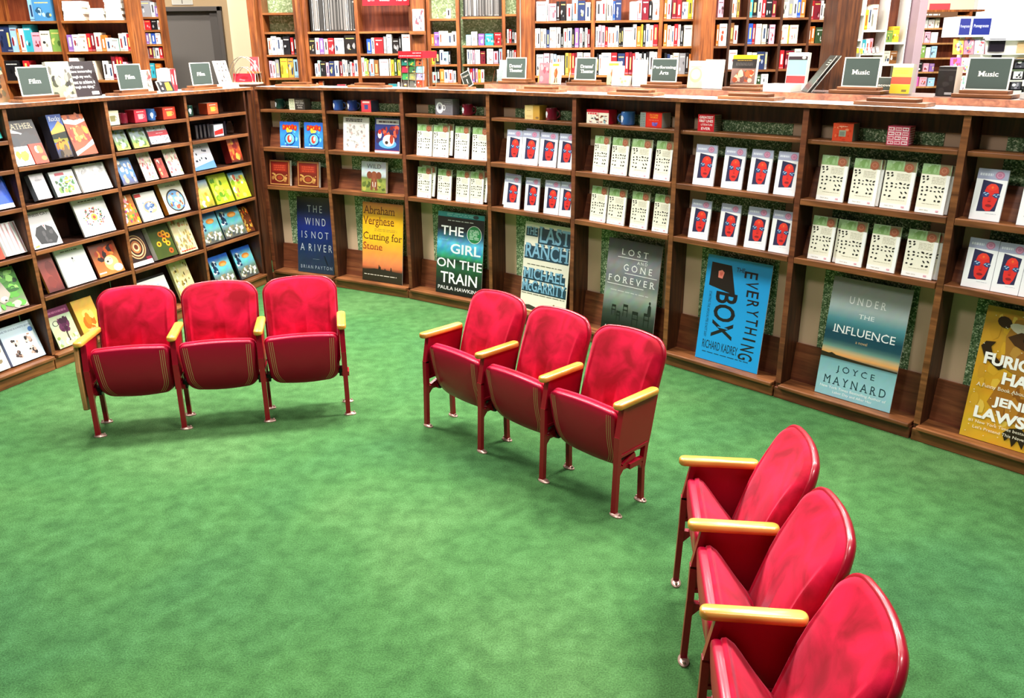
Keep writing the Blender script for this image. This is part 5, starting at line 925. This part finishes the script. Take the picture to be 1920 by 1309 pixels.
BG = [
 ('A', 8.9, 2.628, 'top shelf, left half of wall bookcase behind Film signs', 'b-4713,47,203 F-4666,183,203'),
 ('A', 8.9, 2.344, 'middle shelf, left half of wall bookcase behind Film signs', 'n-5073,64,247 n-5010,48,247 L-4962,64,277 O-4898,26,218 W-4872,42,218 T-4830,74,277 P-4745,85,183 C-4650,95,198 G-4544,101,208'),
 ('A', 8.9, 2.071, 'lower shelf, left half of wall bookcase behind Film signs', 'K-5121,139,192 R-4875,54,192 W-4810,64,152 W-4736,64,152 S-4650,64,172'),
 ('A', 8.9, 2.343, 'middle shelf, right half of wall bookcase behind Film signs', 'V-4389,53,159 W-4331,58,159 C-4267,69,164 R-4193,37,169 r-4151,32,169 C-4114,53,174 O-4050,37,154 W-4008,48,124 M-3955,69,119 C-3875,37,164 W-3833,37,169 R-3791,32,159'),
 ('A', 8.9, 2.065, 'lower shelf, right half of wall bookcase behind Film signs', 'W-4404,86,213 W-4307,70,152 C-4227,70,183 W-4077,48,183 W-4023,37,152 r-3981,37,223 R-3938,27,228 R-3906,27,218 P-3873,37,172'),
 ('a', 10.8, 2.73, 'top shelf of narrow paperback rack beside grey door', 'W-4434,51,176 S-4383,114,182 W-4263,44,164 V-4212,51,118'),
 ('a', 10.8, 2.581, 'second shelf of narrow paperback rack beside grey door', 'r-4438,32,113 C-4400,32,113 R-4362,70,113 K-4279,64,113 W-4209,26,107'),
 ('a', 10.8, 2.419, 'third shelf of narrow paperback rack beside grey door', 'Y-4464,26,132 C-4432,19,126 Y-4407,32,132 V-4368,32,132 C-4330,19,120 B-4304,45,132 W-4253,58,126'),
 ('a', 10.8, 2.262, 'fourth shelf of narrow paperback rack beside grey door', 'C-4470,39,133 W-4425,52,139 r-4360,45,133 S-4309,26,133 W-4277,39,121 R-4231,39,133'),
 ('a', 10.8, 2.028, 'bottom shelf of narrow paperback rack beside grey door', 'S-4481,84,172 T-4383,65,172 O-4306,65,166'),
 ('B1', 10.6, 2.288, 'upper shelf of corner bookcase beside cream pilaster', 'C-2858,38,190 W-2814,57,207 W-2750,44,196 W-2700,19,166 K-2674,76,202 R-2586,32,190 K-2548,32,196'),
 ('B1', 10.6, 2.029, 'lower shelf of corner bookcase beside cream pilaster', 'P-2866,32,193 W-2828,32,187 S-2790,38,205 Y-2732,83,223 y-2643,64,223 L-2573,51,205'),
 ('B2', 10.6, 2.286, 'upper shelf below dark spines print', 'k-2371,70,178 W-2295,44,184 V-2244,44,178 C-2194,44,172 R-2143,63,178 W-2067,108,178 k-1947,133,208'),
 ('B2', 10.6, 2.033, 'lower shelf below dark spines print', 'W-2323,32,145 M-2285,26,181 K-2253,57,169 P-2189,32,157 n-2151,57,169 W-2087,45,175 r-2023,26,169 C-1992,32,187 W-1953,19,181 K-1928,19,181 W-1902,19,163 R-1877,19,151 W-1851,45,181'),
 ('B3', 10.6, 2.286, 'upper shelf below red banner', 'B-1687,51,166 C-1630,32,178 R-1592,101,178 S-1485,32,190 W-1447,57,213 k-1377,70,166 K-1301,19,190 W-1269,108,213'),
 ('B3', 10.6, 2.034, 'lower shelf below red banner', 'W-1781,32,211 G-1742,32,199 y-1704,19,181 n-1679,13,169 L-1666,45,187 N-1615,51,181 W-1551,108,187 C-1430,13,193 Y-1411,32,181 g-1372,26,199 Y-1334,32,181'),
 ('C1', 10.6, 2.666, 'topmost shelf beside post with book holder', 'W-730,50,110'),
 ('C1', 10.6, 2.368, 'second shelf beside post with book holder', 'O-968,38,130 V-924,57,154 W-861,38,165 W-817,63,165 C-747,50,142 W-691,50,159'),
 ('C1', 10.6, 2.159, 'third shelf beside post with book holder', 'Y-958,44,156 K-907,51,144 W-850,44,162 L-799,57,144 K-736,25,150'),
 ('C1', 10.6, 1.953, 'bottom shelf beside post with book holder', 'M-948,51,122 K-890,38,146 O-839,51,158 W-781,45,146 P-730,51,146 C-673,32,134'),
 ('C2', 10.6, 2.364, 'upper shelf under grey spines print', 'L-507,57,118 W-444,69,154 V-362,69,130 T-280,95,130 R-173,82,142 W-85,19,165'),
 ('C2', 10.6, 2.155, 'middle shelf under grey spines print', 'W-501,32,162 W-462,25,162 P-431,19,156 W-405,57,162 r-342,57,144 W-265,76,174 P-183,51,144 L-119,45,174'),
 ('C2', 10.6, 1.942, 'lower shelf under grey spines print', 'W-500,19,170 R-468,26,158 V-436,19,158 P-404,26,158 Y-372,26,146 W-340,38,146 W-148,26,146 C-116,32,146'),
 ('C3', 10.6, 2.377, 'upper shelf of slim bay beside thick post', 'W-21,19,153 R4,25,153 K36,25,142 W67,38,118'),
 ('C3', 10.6, 2.15, 'lower shelf of slim bay beside thick post', 'W-24,25,150 K8,25,156 W40,13,144 R59,25,150 P91,19,144'),
 ('D1', 9.9, 2.608, 'top shelf of left bay behind Drama signs', 'W304,105,200 W415,23,216 P444,76,179 K526,29,200 K567,58,200 W637,53,173 L702,53,216 n760,76,206 W842,53,189'),
 ('D1', 9.9, 2.333, 'middle shelf of left bay behind Drama signs', 'W287,18,199 W310,35,204 C352,24,199 W381,30,199 n417,30,188 W452,71,210 W529,41,210 K576,24,144 C605,35,199 W647,47,204 K700,18,188 V729,41,204 W783,30,204 K818,18,193 W842,24,204 r871,24,188'),
 ('D1', 9.9, 2.041, 'bottom shelf of left bay behind Drama signs', 'W305,78,225 P388,60,236 W460,30,231 L495,30,225 W531,36,214 S573,42,214 y627,36,236 O668,24,236 R698,30,236 r734,18,236 C758,60,242 W830,84,236'),
 ('D2', 9.9, 2.602, 'top shelf of middle bay behind Drama signs', 'W959,53,195 W1017,47,206 C1076,29,216 W1111,29,206 B1146,18,195 n1169,64,206 W1339,70,189 P1415,41,200 r1462,70,216 K1538,29,195 W1579,70,206'),
 ('D2', 9.9, 2.333, 'middle shelf of middle bay behind Drama signs', 'W960,24,210 P989,30,226 P1024,35,221 R1066,24,210 W1095,35,204 W1137,35,204 C1178,35,221 K1219,18,193 K1243,18,204 W1267,100,199 W1373,35,232 O1414,41,210 Y1461,18,232 K1485,24,221 W1515,35,237 C1556,35,221 R1597,47,232'),
 ('D2', 9.9, 2.035, 'bottom shelf of middle bay behind Drama signs', 'K979,18,225 W1003,24,214 W1032,101,237 R1140,60,237 n1211,78,225 R1295,36,237 r1337,30,237 R1373,30,225 W1408,36,237 W1450,24,225 K1480,18,237 W1504,18,225 K1528,30,237 W1564,48,242 W1617,42,237'),
 ('D3', 9.9, 2.607, 'top shelf of right bay left of thick front post', 'O1701,29,206 W1736,41,206 r1789,47,206 R1841,47,195 W1900,64,173 Y1970,35,206 W2011,35,206'),
 ('D3', 9.9, 2.32, 'middle shelf of right bay left of thick front post', 'O1710,35,232 W1751,35,221 C1793,30,210 R1828,35,232 W1869,24,226 K1899,24,210 C1934,100,221 W2041,24,226'),
 ('D3', 9.9, 2.028, 'bottom shelf of right bay left of thick front post', 'K1731,24,225 n1761,30,214 W1796,24,203 C1832,60,225 S1898,66,225 K1970,30,225 O2005,30,214 R2041,30,225'),
 ('E0', 10.2, 2.626, 'upper shelf right of thick front post', 'P2360,60,189'),
 ('E0', 10.2, 2.331, 'middle shelf right of thick front post', 'O2363,24,227 W2394,85,239'),
 ('E1', 10.2, 2.63, 'upper shelf of slim bay near yellow and black book', 'C2510,36,189 W2552,18,184 y2576,24,184'),
 ('E1', 10.2, 2.358, 'middle shelf of slim bay near yellow and black book', 'N2507,43,221 W2556,43,193'),
 ('E1', 10.2, 2.093, 'lower shelf of slim bay near yellow and black book', 'W2521,92,214'),
 ('E2', 10.2, 2.623, 'top shelf of bay above teal and red book', 'T2709,36,189 K2751,54,189 W2812,42,190 R2860,36,195 K2902,66,190 r2974,42,173'),
 ('E2', 10.2, 2.356, 'second shelf of bay above teal and red book', 'B2720,49,221 R2775,24,216 W2811,61,216 C2884,49,210 K2939,18,204 P2963,61,210'),
 ('E2', 10.2, 2.091, 'third shelf of bay above teal and red book', 'C2730,55,191 C2792,49,185 n2847,86,197 S2939,25,191'),
 ('E2', 10.2, 1.904, 'lowest shelf of bay above teal and red book', 'W2746,49,141 P2802,37,147 g2851,56,129 W2913,80,141'),
 ('E3', 10.2, 2.614, 'top shelf of bay above leaning black boards', 'C3053,60,212 S3119,54,190 W3180,42,190 B3234,42,201 O3282,48,212'),
 ('E3', 10.2, 2.353, 'second shelf of bay above leaning black boards', 'C3079,18,193 W3103,61,204 Y3170,12,193 C3194,91,199'),
 ('E3', 10.2, 2.088, 'third shelf of bay above leaning black boards', 'R3105,49,202 r3172,92,197 C3276,74,220'),
 ('E4', 10.2, 2.583, 'top shelf of end bay beside dark end post', 'R3388,30,201 r3424,72,201 W3502,30,201 C3539,30,168 K3575,54,168'),
 ('E4', 10.2, 2.35, 'second shelf of end bay beside dark end post', 'O3413,24,182 O3444,37,182 g3492,85,171 S3584,30,176'),
 ('F1', 11.3, 2.509, 'upper shelf of white edged rack', 'Y4380,40,237 W4434,40,280 C4481,74,298'),
 ('F1', 11.3, 2.256, 'lower shelf of white edged rack', 'T4440,54,165 W4501,41,171 P4548,41,178'),
 ('F2', 11.3, 2.361, 'middle shelf of white edged rack, right side', 'G4736,81,139 Y4830,81,189'),
 ('F2', 11.3, 2.119, 'low shelf of white edged rack, right side', 'C4716,81,154 N4811,88,154'),
 ('G', 13.5, 2.556, 'top shelf of far magazine case under tan signboard', 'W6023,72,105 P6111,80,134 W6208,80,134 W6304,80,119 C6400,64,134'),
 ('G', 13.5, 2.353, 'second shelf of far magazine case under tan signboard', 'W6062,81,136 C6159,97,166 P6271,81,158 W6368,97,151'),
 ('G', 13.5, 2.132, 'third shelf of far magazine case under tan signboard', 'r6079,97,153 G6192,113,191 W6322,65,153 L6403,81,168'),
 ('G', 13.5, 1.932, 'fourth shelf of far magazine case under tan signboard', 'R6084,81,123 K6182,114,139 P6313,81,123 V6410,73,116'),
 ('G', 13.5, 1.73, 'lowest shelf of far magazine case under tan signboard', 'P6106,74,133 p6197,74,140 P6287,106,133 L6418,98,125')]
# ------------------------------------------------------------ bookcases at the back of the shop
SHELVES = []
def case(name, lab, Y, x0, x1, bays, top=3.25, depth=.30, wood_m=None, back=None, edge=None, post_w=.02):
    """bays: list of (xa, xb, [shelf tops]); all the uprights run to the floor"""
    wd = wood_m or M_ORANGE; e = empty(name, Tr((x0 + x1) / 2, Y, 0)); tag(e, lab, 'bookcase', 'bookcases at the back of the shop'); ox = (x0 + x1) / 2
    def b(n, xa, ya, za, xb, yb, zb, m, p=e): mb = MB(); mb.box(xa - ox, ya, za, xb - ox, yb, zb); return mb.obj(n, m, p)
    xs = sorted(set([round(q, 3) for a in bays for q in a[:2]]))
    ups = []
    for xa, xb, zs in bays:
        for q, s in ((xa, 1), (xb, -1)):
            if all(abs(q - u) > .03 for u in ups): ups.append(q); b('upright', q - post_w, 0, 0, q + post_w, depth, top, wd)
    b('back_panel', x0, depth, 0, x1, depth + .015, top, back or M_REDW)
    b('top_board', x0, 0, top, x1, depth, top + .03, wd)
    for xa, xb, zs in bays:
        SHELVES.extend((Y, xa, xb, z) for z in zs)
        for z in list(zs) + [1.55, 1.1, .65, .12]: b('shelf', xa + post_w, .006, z - .024, xb - post_w, depth, z, edge or M_ORANGEH)
    return e
case('bookcase', 'tall wall bookcase behind the Film signs', 8.9, -5.75, -3.72, [(-5.75, -5.08, [2.63, 2.344, 2.071]), (-5.08, -4.425, [2.63, 2.344, 2.071]), (-4.425, -3.74, [2.631, 2.344, 2.071])], 3.2)
case('bookcase', 'narrow paperback rack beside the grey door', 10.8, -4.53, -4.14, [(-4.51, -4.155, [2.725, 2.58, 2.42, 2.256, 2.03])], 3.05, .16)
case('bookcase', 'corner bookcase with a pale cloth back beside the cream pilaster', 10.6, -2.92, -2.47, [(-2.90, -2.50, [2.75, 2.54, 2.285, 2.026])], 3.3, .28, back=M_SPECKL)
case('bookcase', 'double bookcase with the dark print and the red banner', 10.6, -2.41, -1.13, [(-2.39, -1.785, [2.537, 2.288, 2.036, 1.86]), (-1.785, -1.15, [2.537, 2.288, 2.036, 1.86])], 3.3)
case('bookcase', 'bookcase with pale cloth back right of the book holder post', 10.6, -.97, .13, [(-.945, -.60, [2.668, 2.368, 2.159, 1.95]), (-.575, -.06, [2.685, 2.368, 2.159, 1.95]), (-.06, .11, [2.71, 2.39, 2.165, 1.95])], 3.3, back=M_SPECKL)
case('bookcase', 'long bookcase full of spines behind the Drama and Performing Arts signs', 9.9, .25, 2.06, [(.268, .925, [2.612, 2.335, 2.042]), (.925, 1.67, [2.612, 2.337, 2.042]), (1.67, 2.045, [2.620, 2.337, 2.042])], 3.25)
case('bookcase', 'dark narrow bay bookcase right of the thick post', 10.2, 2.18, 3.68, [(2.20, 2.50, [2.64, 2.335, 2.07]), (2.50, 2.70, [2.64, 2.36, 2.08]), (2.70, 3.08, [2.635, 2.352, 2.075, 1.885]), (3.08, 3.40, [2.63, 2.354, 2.08, 1.885]), (3.40, 3.665, [2.605, 2.354, 2.08, 1.885])], 3.25, wood_m=M_DARK, edge=M_EDGE, post_w=.014)
case('bookcase', 'white edged picture rack beside the dark end post', 11.3, 4.33, 5.02, [(4.34, 4.45, [2.70, 2.40]), (4.45, 4.745, [2.506, 2.23]), (4.745, 5.0, [2.358, 2.10])], 3.2, wood_m=M_WHITE, edge=M_WHITE, post_w=.007)
case('bookcase', 'far magazine case under the tan signboard', 13.5, 5.92, 7.1, [(5.95, 6.90, [2.729, 2.558, 2.347, 2.134, 1.933, 1.72])], 2.78, .25, edge=M_TAN)
for lab, x0, x1, y0, y1, z1, m in (('orange pine post left of the corner bookcase', -3.01, -2.925, 10.45, 10.9, 3.3, M_ORANGE), ('thick pine post with the book holder on it', -1.125, -.975, 10.4, 10.9, 3.3, M_ORANGE),
        ('broad pine post between the double bookcase and corner bookcase', -2.468, -2.414, 10.5, 10.9, 3.3, M_ORANGE), ('broad pine post left of the long bookcase', .135, .246, 9.8, 10.2, 3.3, M_ORANGE), ('thick orange pine post standing before the long bookcase', 2.025, 2.175, 9.5, 9.85, 3.3, M_ORANGE), ('dark end post behind the first Music sign', 3.45, 3.70, 9.5, 9.9, 3.3, M_DARK), ('pale lilac post right of the white edged rack', 5.03, 5.13, 11.1, 11.5, 3.2, plain('lilac_post', '#b79ba4', .5))):
    mb = MB(); mb.box(x0, y0, 0, x1, y1, z1); tag(mb.obj('post', m, bevel=.005), lab, 'post')
CN = {'W': ('white', '#f1eee8'), 'C': ('cream', '#eadfc4'), 'R': ('red', '#c0242a'), 'r': ('maroon', '#701a26'), 'O': ('orange', '#d06c2a'), 'Y': ('yellow', '#e6c838'), 'y': ('ochre', '#c09a44'), 'K': ('black', '#1c1a1c'), 'k': ('black pictorial', '#221c1a'),
      'G': ('green', '#7a9c4a'), 'g': ('dark green', '#33482c'), 'B': ('blue', '#2a50a8'), 'b': ('pale blue', '#8ab8e0'), 'L': ('light blue', '#9cc4e0'), 'n': ('navy', '#28345a'), 'P': ('pink', '#e6a0b0'), 'p': ('magenta', '#d858a8'), 'V': ('purple', '#8660a4'), 'T': ('teal', '#38a4b4'), 'M': ('mint', '#a8d4c6'), 'N': ('brown', '#86562e'), 'S': ('grey', '#8a898c'), 'F': ('pictorial', '#4a88b8')}
ORD2 = ORD + ['nineteenth', 'twentieth']
def spine_book(x, y, z, w_, h_, c, lab, grp, rnd):
    mb = MB(); name, hx = CN[c]; col = L(hx); d_ = .10 if y > 10.75 and y < 11 else .15
    mb.box(0, 0, 0, w_, d_, h_, cols=[col, L('#efe9dc'), col, col, col, col]); A = Art(mb, 0, 0, w_, h_)
    dark = sum(col) > .9; ink = rnd.choice(['#3a3436', '#8a2028', '#2c3c5c', '#b0482c'] if dark else ['#f0ece0', '#e8c870', '#d8d4cc'])
    if w_ > .055:
        A.blots(rnd.randint(1, 999), [ink, mixhex(hx, '#ffffff', .5), mixhex(hx, '#000000', .4), hx], 7 if c in 'kFYTbGP' else 4, .08, .2, (0, .1, 1, .7)); A.lines(.12, .76, .88, .9, 1, ink, rnd.randint(0, 99))
    else:
        t = rnd.uniform(.45, .62); A.rect(.3, t - .28, .7, t + .26, ink); A.rect(0, .04, 1, .09, mixhex(hx, '#000000' if dark else '#ffffff', .35))
    o = mb.obj('book', [M_PRINT]); o.location = (x, y, z); return tag(o, lab, 'book', grp)
def mixhex(a, b, t):
    f = lambda h: [int(h[i:i + 2], 16) for i in (1, 3, 5)]
    return '#%02x%02x%02x' % tuple(int(p + (q - p) * t) for p, q in zip(f(a), f(b)))
def build_bg():
    rnd = random.Random(12)
    for cs, Y, z, lab, seq in BG:
        toks = []
        for t in seq.split():
            x, w_, h_ = (int(v) / 1000 for v in t[1:].split(',')); toks.append((t[0], x, w_, h_))
        end = -99; pw = .023 if cs not in 'E0E1E2E3E4F1F2' else .015
        xm = (toks[0][1] + toks[-1][1] + toks[-1][2]) / 2
        zz = min((abs(q[3] - z) + (0 if q[1] <= xm <= q[2] else .5), q[3]) for q in SHELVES if abs(q[0] - Y) < .01)[1]
        b0, b1 = min((0 if q[1] <= xm <= q[2] else min(abs(q[1] - xm), abs(q[2] - xm)), q[1], q[2]) for q in SHELVES if abs(q[0] - Y) < .01)[1:]
        for i, (c, x, w_, h_) in enumerate(toks):
            x = max(x, end + .0006); w_ = max(.012, w_ - max(0, 0)); x = max(x, b0 + pw); w_ = min(w_, b1 - pw - x); end = x + max(w_, 0)
            if w_ < .008: continue
            h_ = min([h_] + [q[3] - zz - .032 for q in SHELVES if abs(q[0] - Y) < .01 and q[1] - .01 <= x <= q[2] and q[3] > zz + .05])
            spine_book(x, Y + .02 + rnd.uniform(0, .012), zz + .0005, w_, h_ * rnd.uniform(.98, 1.0), c, '%s book from left, %s, %s' % (ORD2[i], CN[c][0], lab), 'shelved books at the back', rnd)

build_bg()
# prints, banner and holders on the bookcases
def flat(name, x, y, z, w_, h_, art, cv, lab, cat, d_=.008, lean=0): o = card(name, w_, h_, d_, art, cv); o.matrix_world = Tr(x, y, z) @ Rx(-lean); return tag(o, lab, cat)
def a_spines(n, txt):
    def f(A):
        A.bg('#262422'); rnd = random.Random(n); a = .05
        if txt: A.text(txt, .36, .79, .74, .84, '#d8d4cc', True)
        top = .70 if txt else .96
        while a < .95:
            w_ = rnd.choice([.012, .012, .03, .05]); h_ = rnd.uniform(.66, 1) * top; c = rnd.choice(['#b8b4ae', '#d8d4ce', '#8a8682', '#5a5652']); A.rect(a, .02, a + w_, h_, c)
            if w_ > .02: A.rect(a + .006, .04, a + w_ - .006, h_ - .03, rnd.choice(['#6a6662', '#3a3836', '#7a7672']))
            a += w_ + rnd.choice([.008, .02, .03])
    return f
flat('spines_print', -2.345, 10.70, 2.538, .53, .70, a_spines(3, '\u2014 Orhan Pamuk'), '#262422', 'dark print of grey book spines lettered with a name, in the double bookcase', 'print', lean=3)
flat('spines_print', -.535, 10.70, 2.686, .45, .55, a_spines(5, None), '#262422', 'dark print of grey book spines in the pale cloth bookcase', 'print', lean=3)
flat('red_banner', -1.70, 10.585, 2.815, .545, .16, lambda A: (A.text('EAT', .12, .30, .27, .62, '#f4e4e0'), A.text('SLEEP', .37, .30, .61, .62, '#f4e4e0'), A.text('READ', .73, .30, .96, .62, '#f4e4e0')), '#c0202c', 'red banner lettered EAT SLEEP READ across the double bookcase', 'banner', .006)
# holder on the thick pine post
e = empty('book_holder', Tr(-1.05, 10.4, 2.51)); tag(e, 'small wooden holder shelf on the thick pine post', 'shelf')
mb = MB(); mb.box(-.09, -.10, -.02, .07, .006, 0); mb.obj('holder_shelf', M_ORANGEH, e); mb = MB(); mb.box(-.09, -.105, -.02, .10, -.1, .02); mb.obj('holder_lip', M_ORANGEH, e)
flat('magazine', -1.10, 10.33, 2.516, .13, .25, cov('#e4dfe0', ['#8a8088', '#c0a0a0', '#5a5460', '#f4f0f0', '#a04048'], 24, .05, .14, seed=91), '#e4dfe0', 'pale magazine in the holder on the thick pine post', 'magazine', .03, 8)
e = empty('book_holder', Tr(-2.965, 10.45, 2.105)); tag(e, 'small wooden holder shelf on the orange post by the cream pilaster', 'shelf')
mb = MB(); mb.box(-.09, -.11, -.02, .06, 0, 0); mb.obj('holder_shelf', M_ORANGEH, e)
flat('display_book', -3.02, 10.37, 2.106, .10, .16, cov('#d8484c', ['#e8a0a0', '#f4e0dc'], 5, .1, .25, seed=92), '#e0b0a8', 'red and pink book on the holder shelf of the orange post', 'book', .02, 5)
mb = MB(); mb.box(-3.08, 10.1, 0, -2.93, 10.3, 1.93); tag(mb.obj('pedestal', M_DARK, bevel=.004), 'dark pedestal before the orange post', 'pedestal')
flat('display_book', -3.06, 10.15, 1.931, .11, .13, cov('#c01c28', ['#2c1418', '#e86068'], 6, .1, .25, seed=93), '#c01c28', 'small red book on the dark pedestal before the orange post', 'book', .03, 5)
# loose small things low in the double bookcase
for i, (x, w_, h_, c, nm) in enumerate(((-2.33, .02, .10, '#e0a080', 'thin pink book'), (-2.30, .05, .12, '#c85a2c', 'small orange book'), (-2.20, .10, .06, '#f4f0ec', 'low white box'), (-2.08, .10, .08, '#b03440', 'small red box'), (-1.97, .04, .06, '#e8d8d0', 'little pale box'), (-1.92, .09, .08, '#8a6a50', 'small tan box'), (-1.46, .10, .08, '#2c8a90', 'small teal box'), (-1.35, .025, .10, '#f0f0ee', 'thin white book'), (-1.31, .06, .09, '#7a7a80', 'small grey box'))):
    flat('small_box', x, 10.66, 1.8605, w_, h_, None, c, nm + ' on the lowest visible shelf of the double bookcase', 'box', .08)
# flat stacks on the wall bookcase
stk = [(-4.39, .20, 6, '#f4f2f0', 'first flat white stack', .03), (-4.14, .15, 4, '#f2f0ea', 'low middle flat stack', .028), (-3.975, .17, 8, '#f0eee4', 'tall third flat stack', .028)]
for x, w_, n, c, nm, hh in stk:
    for i in range(n):
        o = card('flat_book', w_ - .01 * (i % 2), hh - .001, .16, lambda A: A.rect(.02, .1, .3, .9, '#d8d4d0'), c); o.location = (x + .004 * (i % 3), 8.94, 2.6315 + i * hh)
        tag(o, '%s book from bottom of the %s on the wall bookcase' % (ORD[i], nm), 'book', 'flat stacks on the wall bookcase')
# far right: signboard, spinner, dark frames, wire rack
flat('signboard', 5.93, 13.55, 2.812, 1.01, .40, lambda A: A.rect(.35, .0, .66, .22, '#d04448'), '#e0c8a4', 'tan signboard with a red patch above the far magazine case', 'sign', .02)
flat('shelf_sign', 5.98, 13.44, 2.705, .69, .072, lambda A: A.lines(.18, .3, .62, .7, 1, '#e8e0d0', 3, .7), '#6a4a34', 'brown wooden sign strip on top of the far magazine case', 'sign', .02)
e = empty('book_spinner', Tr(4.83, 9.55, 0)); tag(e, 'tall white spinner rack with blue name panels', 'spinner rack')
mb = MB(); mb.lathe([(.28, 0), (.28, .03), (.03, .05), (.025, 2.42)], 24, cap1=True); mb.obj('pole', M_WHITE, e)
mb = MB(); mb.box(-.16, -.20, 2.40, .18, .14, 2.60, L('#e4e0e4')); A = Art(mb, -.16, 2.40, .34, .20, -.20); A.bg('#eceaee'); A.rect(.03, .10, .36, .90, '#34387e'); A.rect(.42, .10, .98, .90, '#27307c'); A.text('Pomegranate', .06, .42, .34, .60, '#d8d8ec'); A.text('Pomegranate', .47, .42, .92, .62, '#e4e4f4'); mb.obj('header_box', M_PRINT, e)
for i in range(3):
    for j in range(3):
        mb = MB(); pal = [['#e0a848', '#c87a8a', '#c0b0c8'], ['#d060b0', '#e0a0b0', '#c8b890'], ['#b0a0c8', '#e8d0d0', '#8aa8a0']][j]; w_, h_ = .10, .155
        mb.box(0, 0, 0, w_, .02, h_, L(pal[i])); A = Art(mb, 0, 0, w_, h_); A.bg(pal[i], noise=.1, n=3); A.blots(i * 7 + j, ['#f0e8d8', '#5a4a6a', '#d05050', '#e8c850', '#7aa090'], 14, .06, .16)
        o = mb.obj('card_pocket', M_PRINT, e); o.matrix_local = Tr(-.165 + .11 * i, -.19, 2.23 - .185 * j) @ Rx(-10)
for i in range(3):
    for j in range(3):
        mb = MB(); c = ['#8a4a50', '#a08a60', '#c0b8b0'][(i + j) % 3]; mb.box(0, 0, 0, .09, .02, .15, L(c)); A = Art(mb, 0, 0, .09, .15); A.bg(c, noise=.1, n=3); A.blots(i * 9 + j + 40, ['#e8e0d0', '#4a4a40', '#b04048', '#d8c060'], 14, .06, .15); o = mb.obj('card_pocket', M_PRINT, e); o.matrix_local = Tr(.185, -.16 + .11 * i, 2.23 - .185 * j) @ Rz(90) @ Rx(-10)
e = empty('wall_rack', Tr(6.75, 12.0, 0)); tag(e, 'white display rack with black panels at the bright end of the shop', 'rack')
mb = MB(); mb.box(-.35, .05, 0, .35, .10, 2.50); mb.obj('rack_back', M_WHITE, e)
for x, z, w_, h_ in ((-.29, 2.225, .21, .165), (-.22, 2.07, .12, .13), (.10, 2.2, .14, .14), (.12, 2.03, .16, .12)): mb = MB(); mb.box(x, .02, z, x + w_, .05, z + h_, L('#26202a' if x < 0 else '#d8b88a')); mb.obj('rack_panel', M_PRINT, e)
for z in (2.05, 2.20, 2.38): mb = MB(); mb.box(-.35, -.06, z - .012, .35, .05, z); mb.obj('rack_shelf', M_WHITE, e)
e = empty('wire_rack', Tr(5.50, 9.6, 0)); tag(e, 'black wire rack of small dark boxes at the photo edge', 'rack')
for sx in (-.16, .22): 
    for sy in (0, .2): mb = MB(); mb.tube([(sx, sy, 0), (sx, sy, 2.18)], .008, 6); mb.obj('wire_post', M_BLACKM, e)
for z in (1.86, 1.97, 2.08, 2.17): mb = MB(); mb.box(-.17, -.01, z - .012, .23, .21, z); mb.obj('wire_shelf', M_BLACKM, e)
rnd = random.Random(3); q = 0
for z in (1.86, 1.97, 2.08):
    for x in (-.15, -.02, .10):
        flat('small_box', 5.50 + x, 9.61, z + .0005, .10, .075, cov(rnd.choice(['#26242a', '#dcdad8', '#4a4a50']), ['#e8e4e0', '#1c1a20', '#8a8890'], 5, .1, .25, seed=q), '#2a282c', '%s small box on the %s shelf of the black wire rack' % (ORD[q % 3], ['low', 'middle', 'upper'][q // 3]), 'box', .08); q += 1

e = empty('bunting', Tr(4.50, 11.27, 2.30)); tag(e, 'string of little coloured paper tags across the white edged rack', 'bunting')
mb = MB(); mb.tube([(-.17 + .34 * i / 8, .022, .012 - .02 * math.sin(PI * i / 8)) for i in range(9)], .002, 5); mb.obj('string', M_WIRE, e)
for i, c in enumerate(('#a8d8e0', '#e0c040', '#d8d050', '#f0ecec', '#f4f0f0', '#e8e4e4', '#f4f0ee')):
    mb = MB(); mb.box(-.016, 0, -.06, .016, .002, 0, L(c)); f = mb.obj('paper_tag', M_PRINT, e); f.matrix_local = Tr(-.15 + .05 * i, .016, .002 - .018 * math.sin(PI * (i + .5) / 7)) @ Ry(-14)
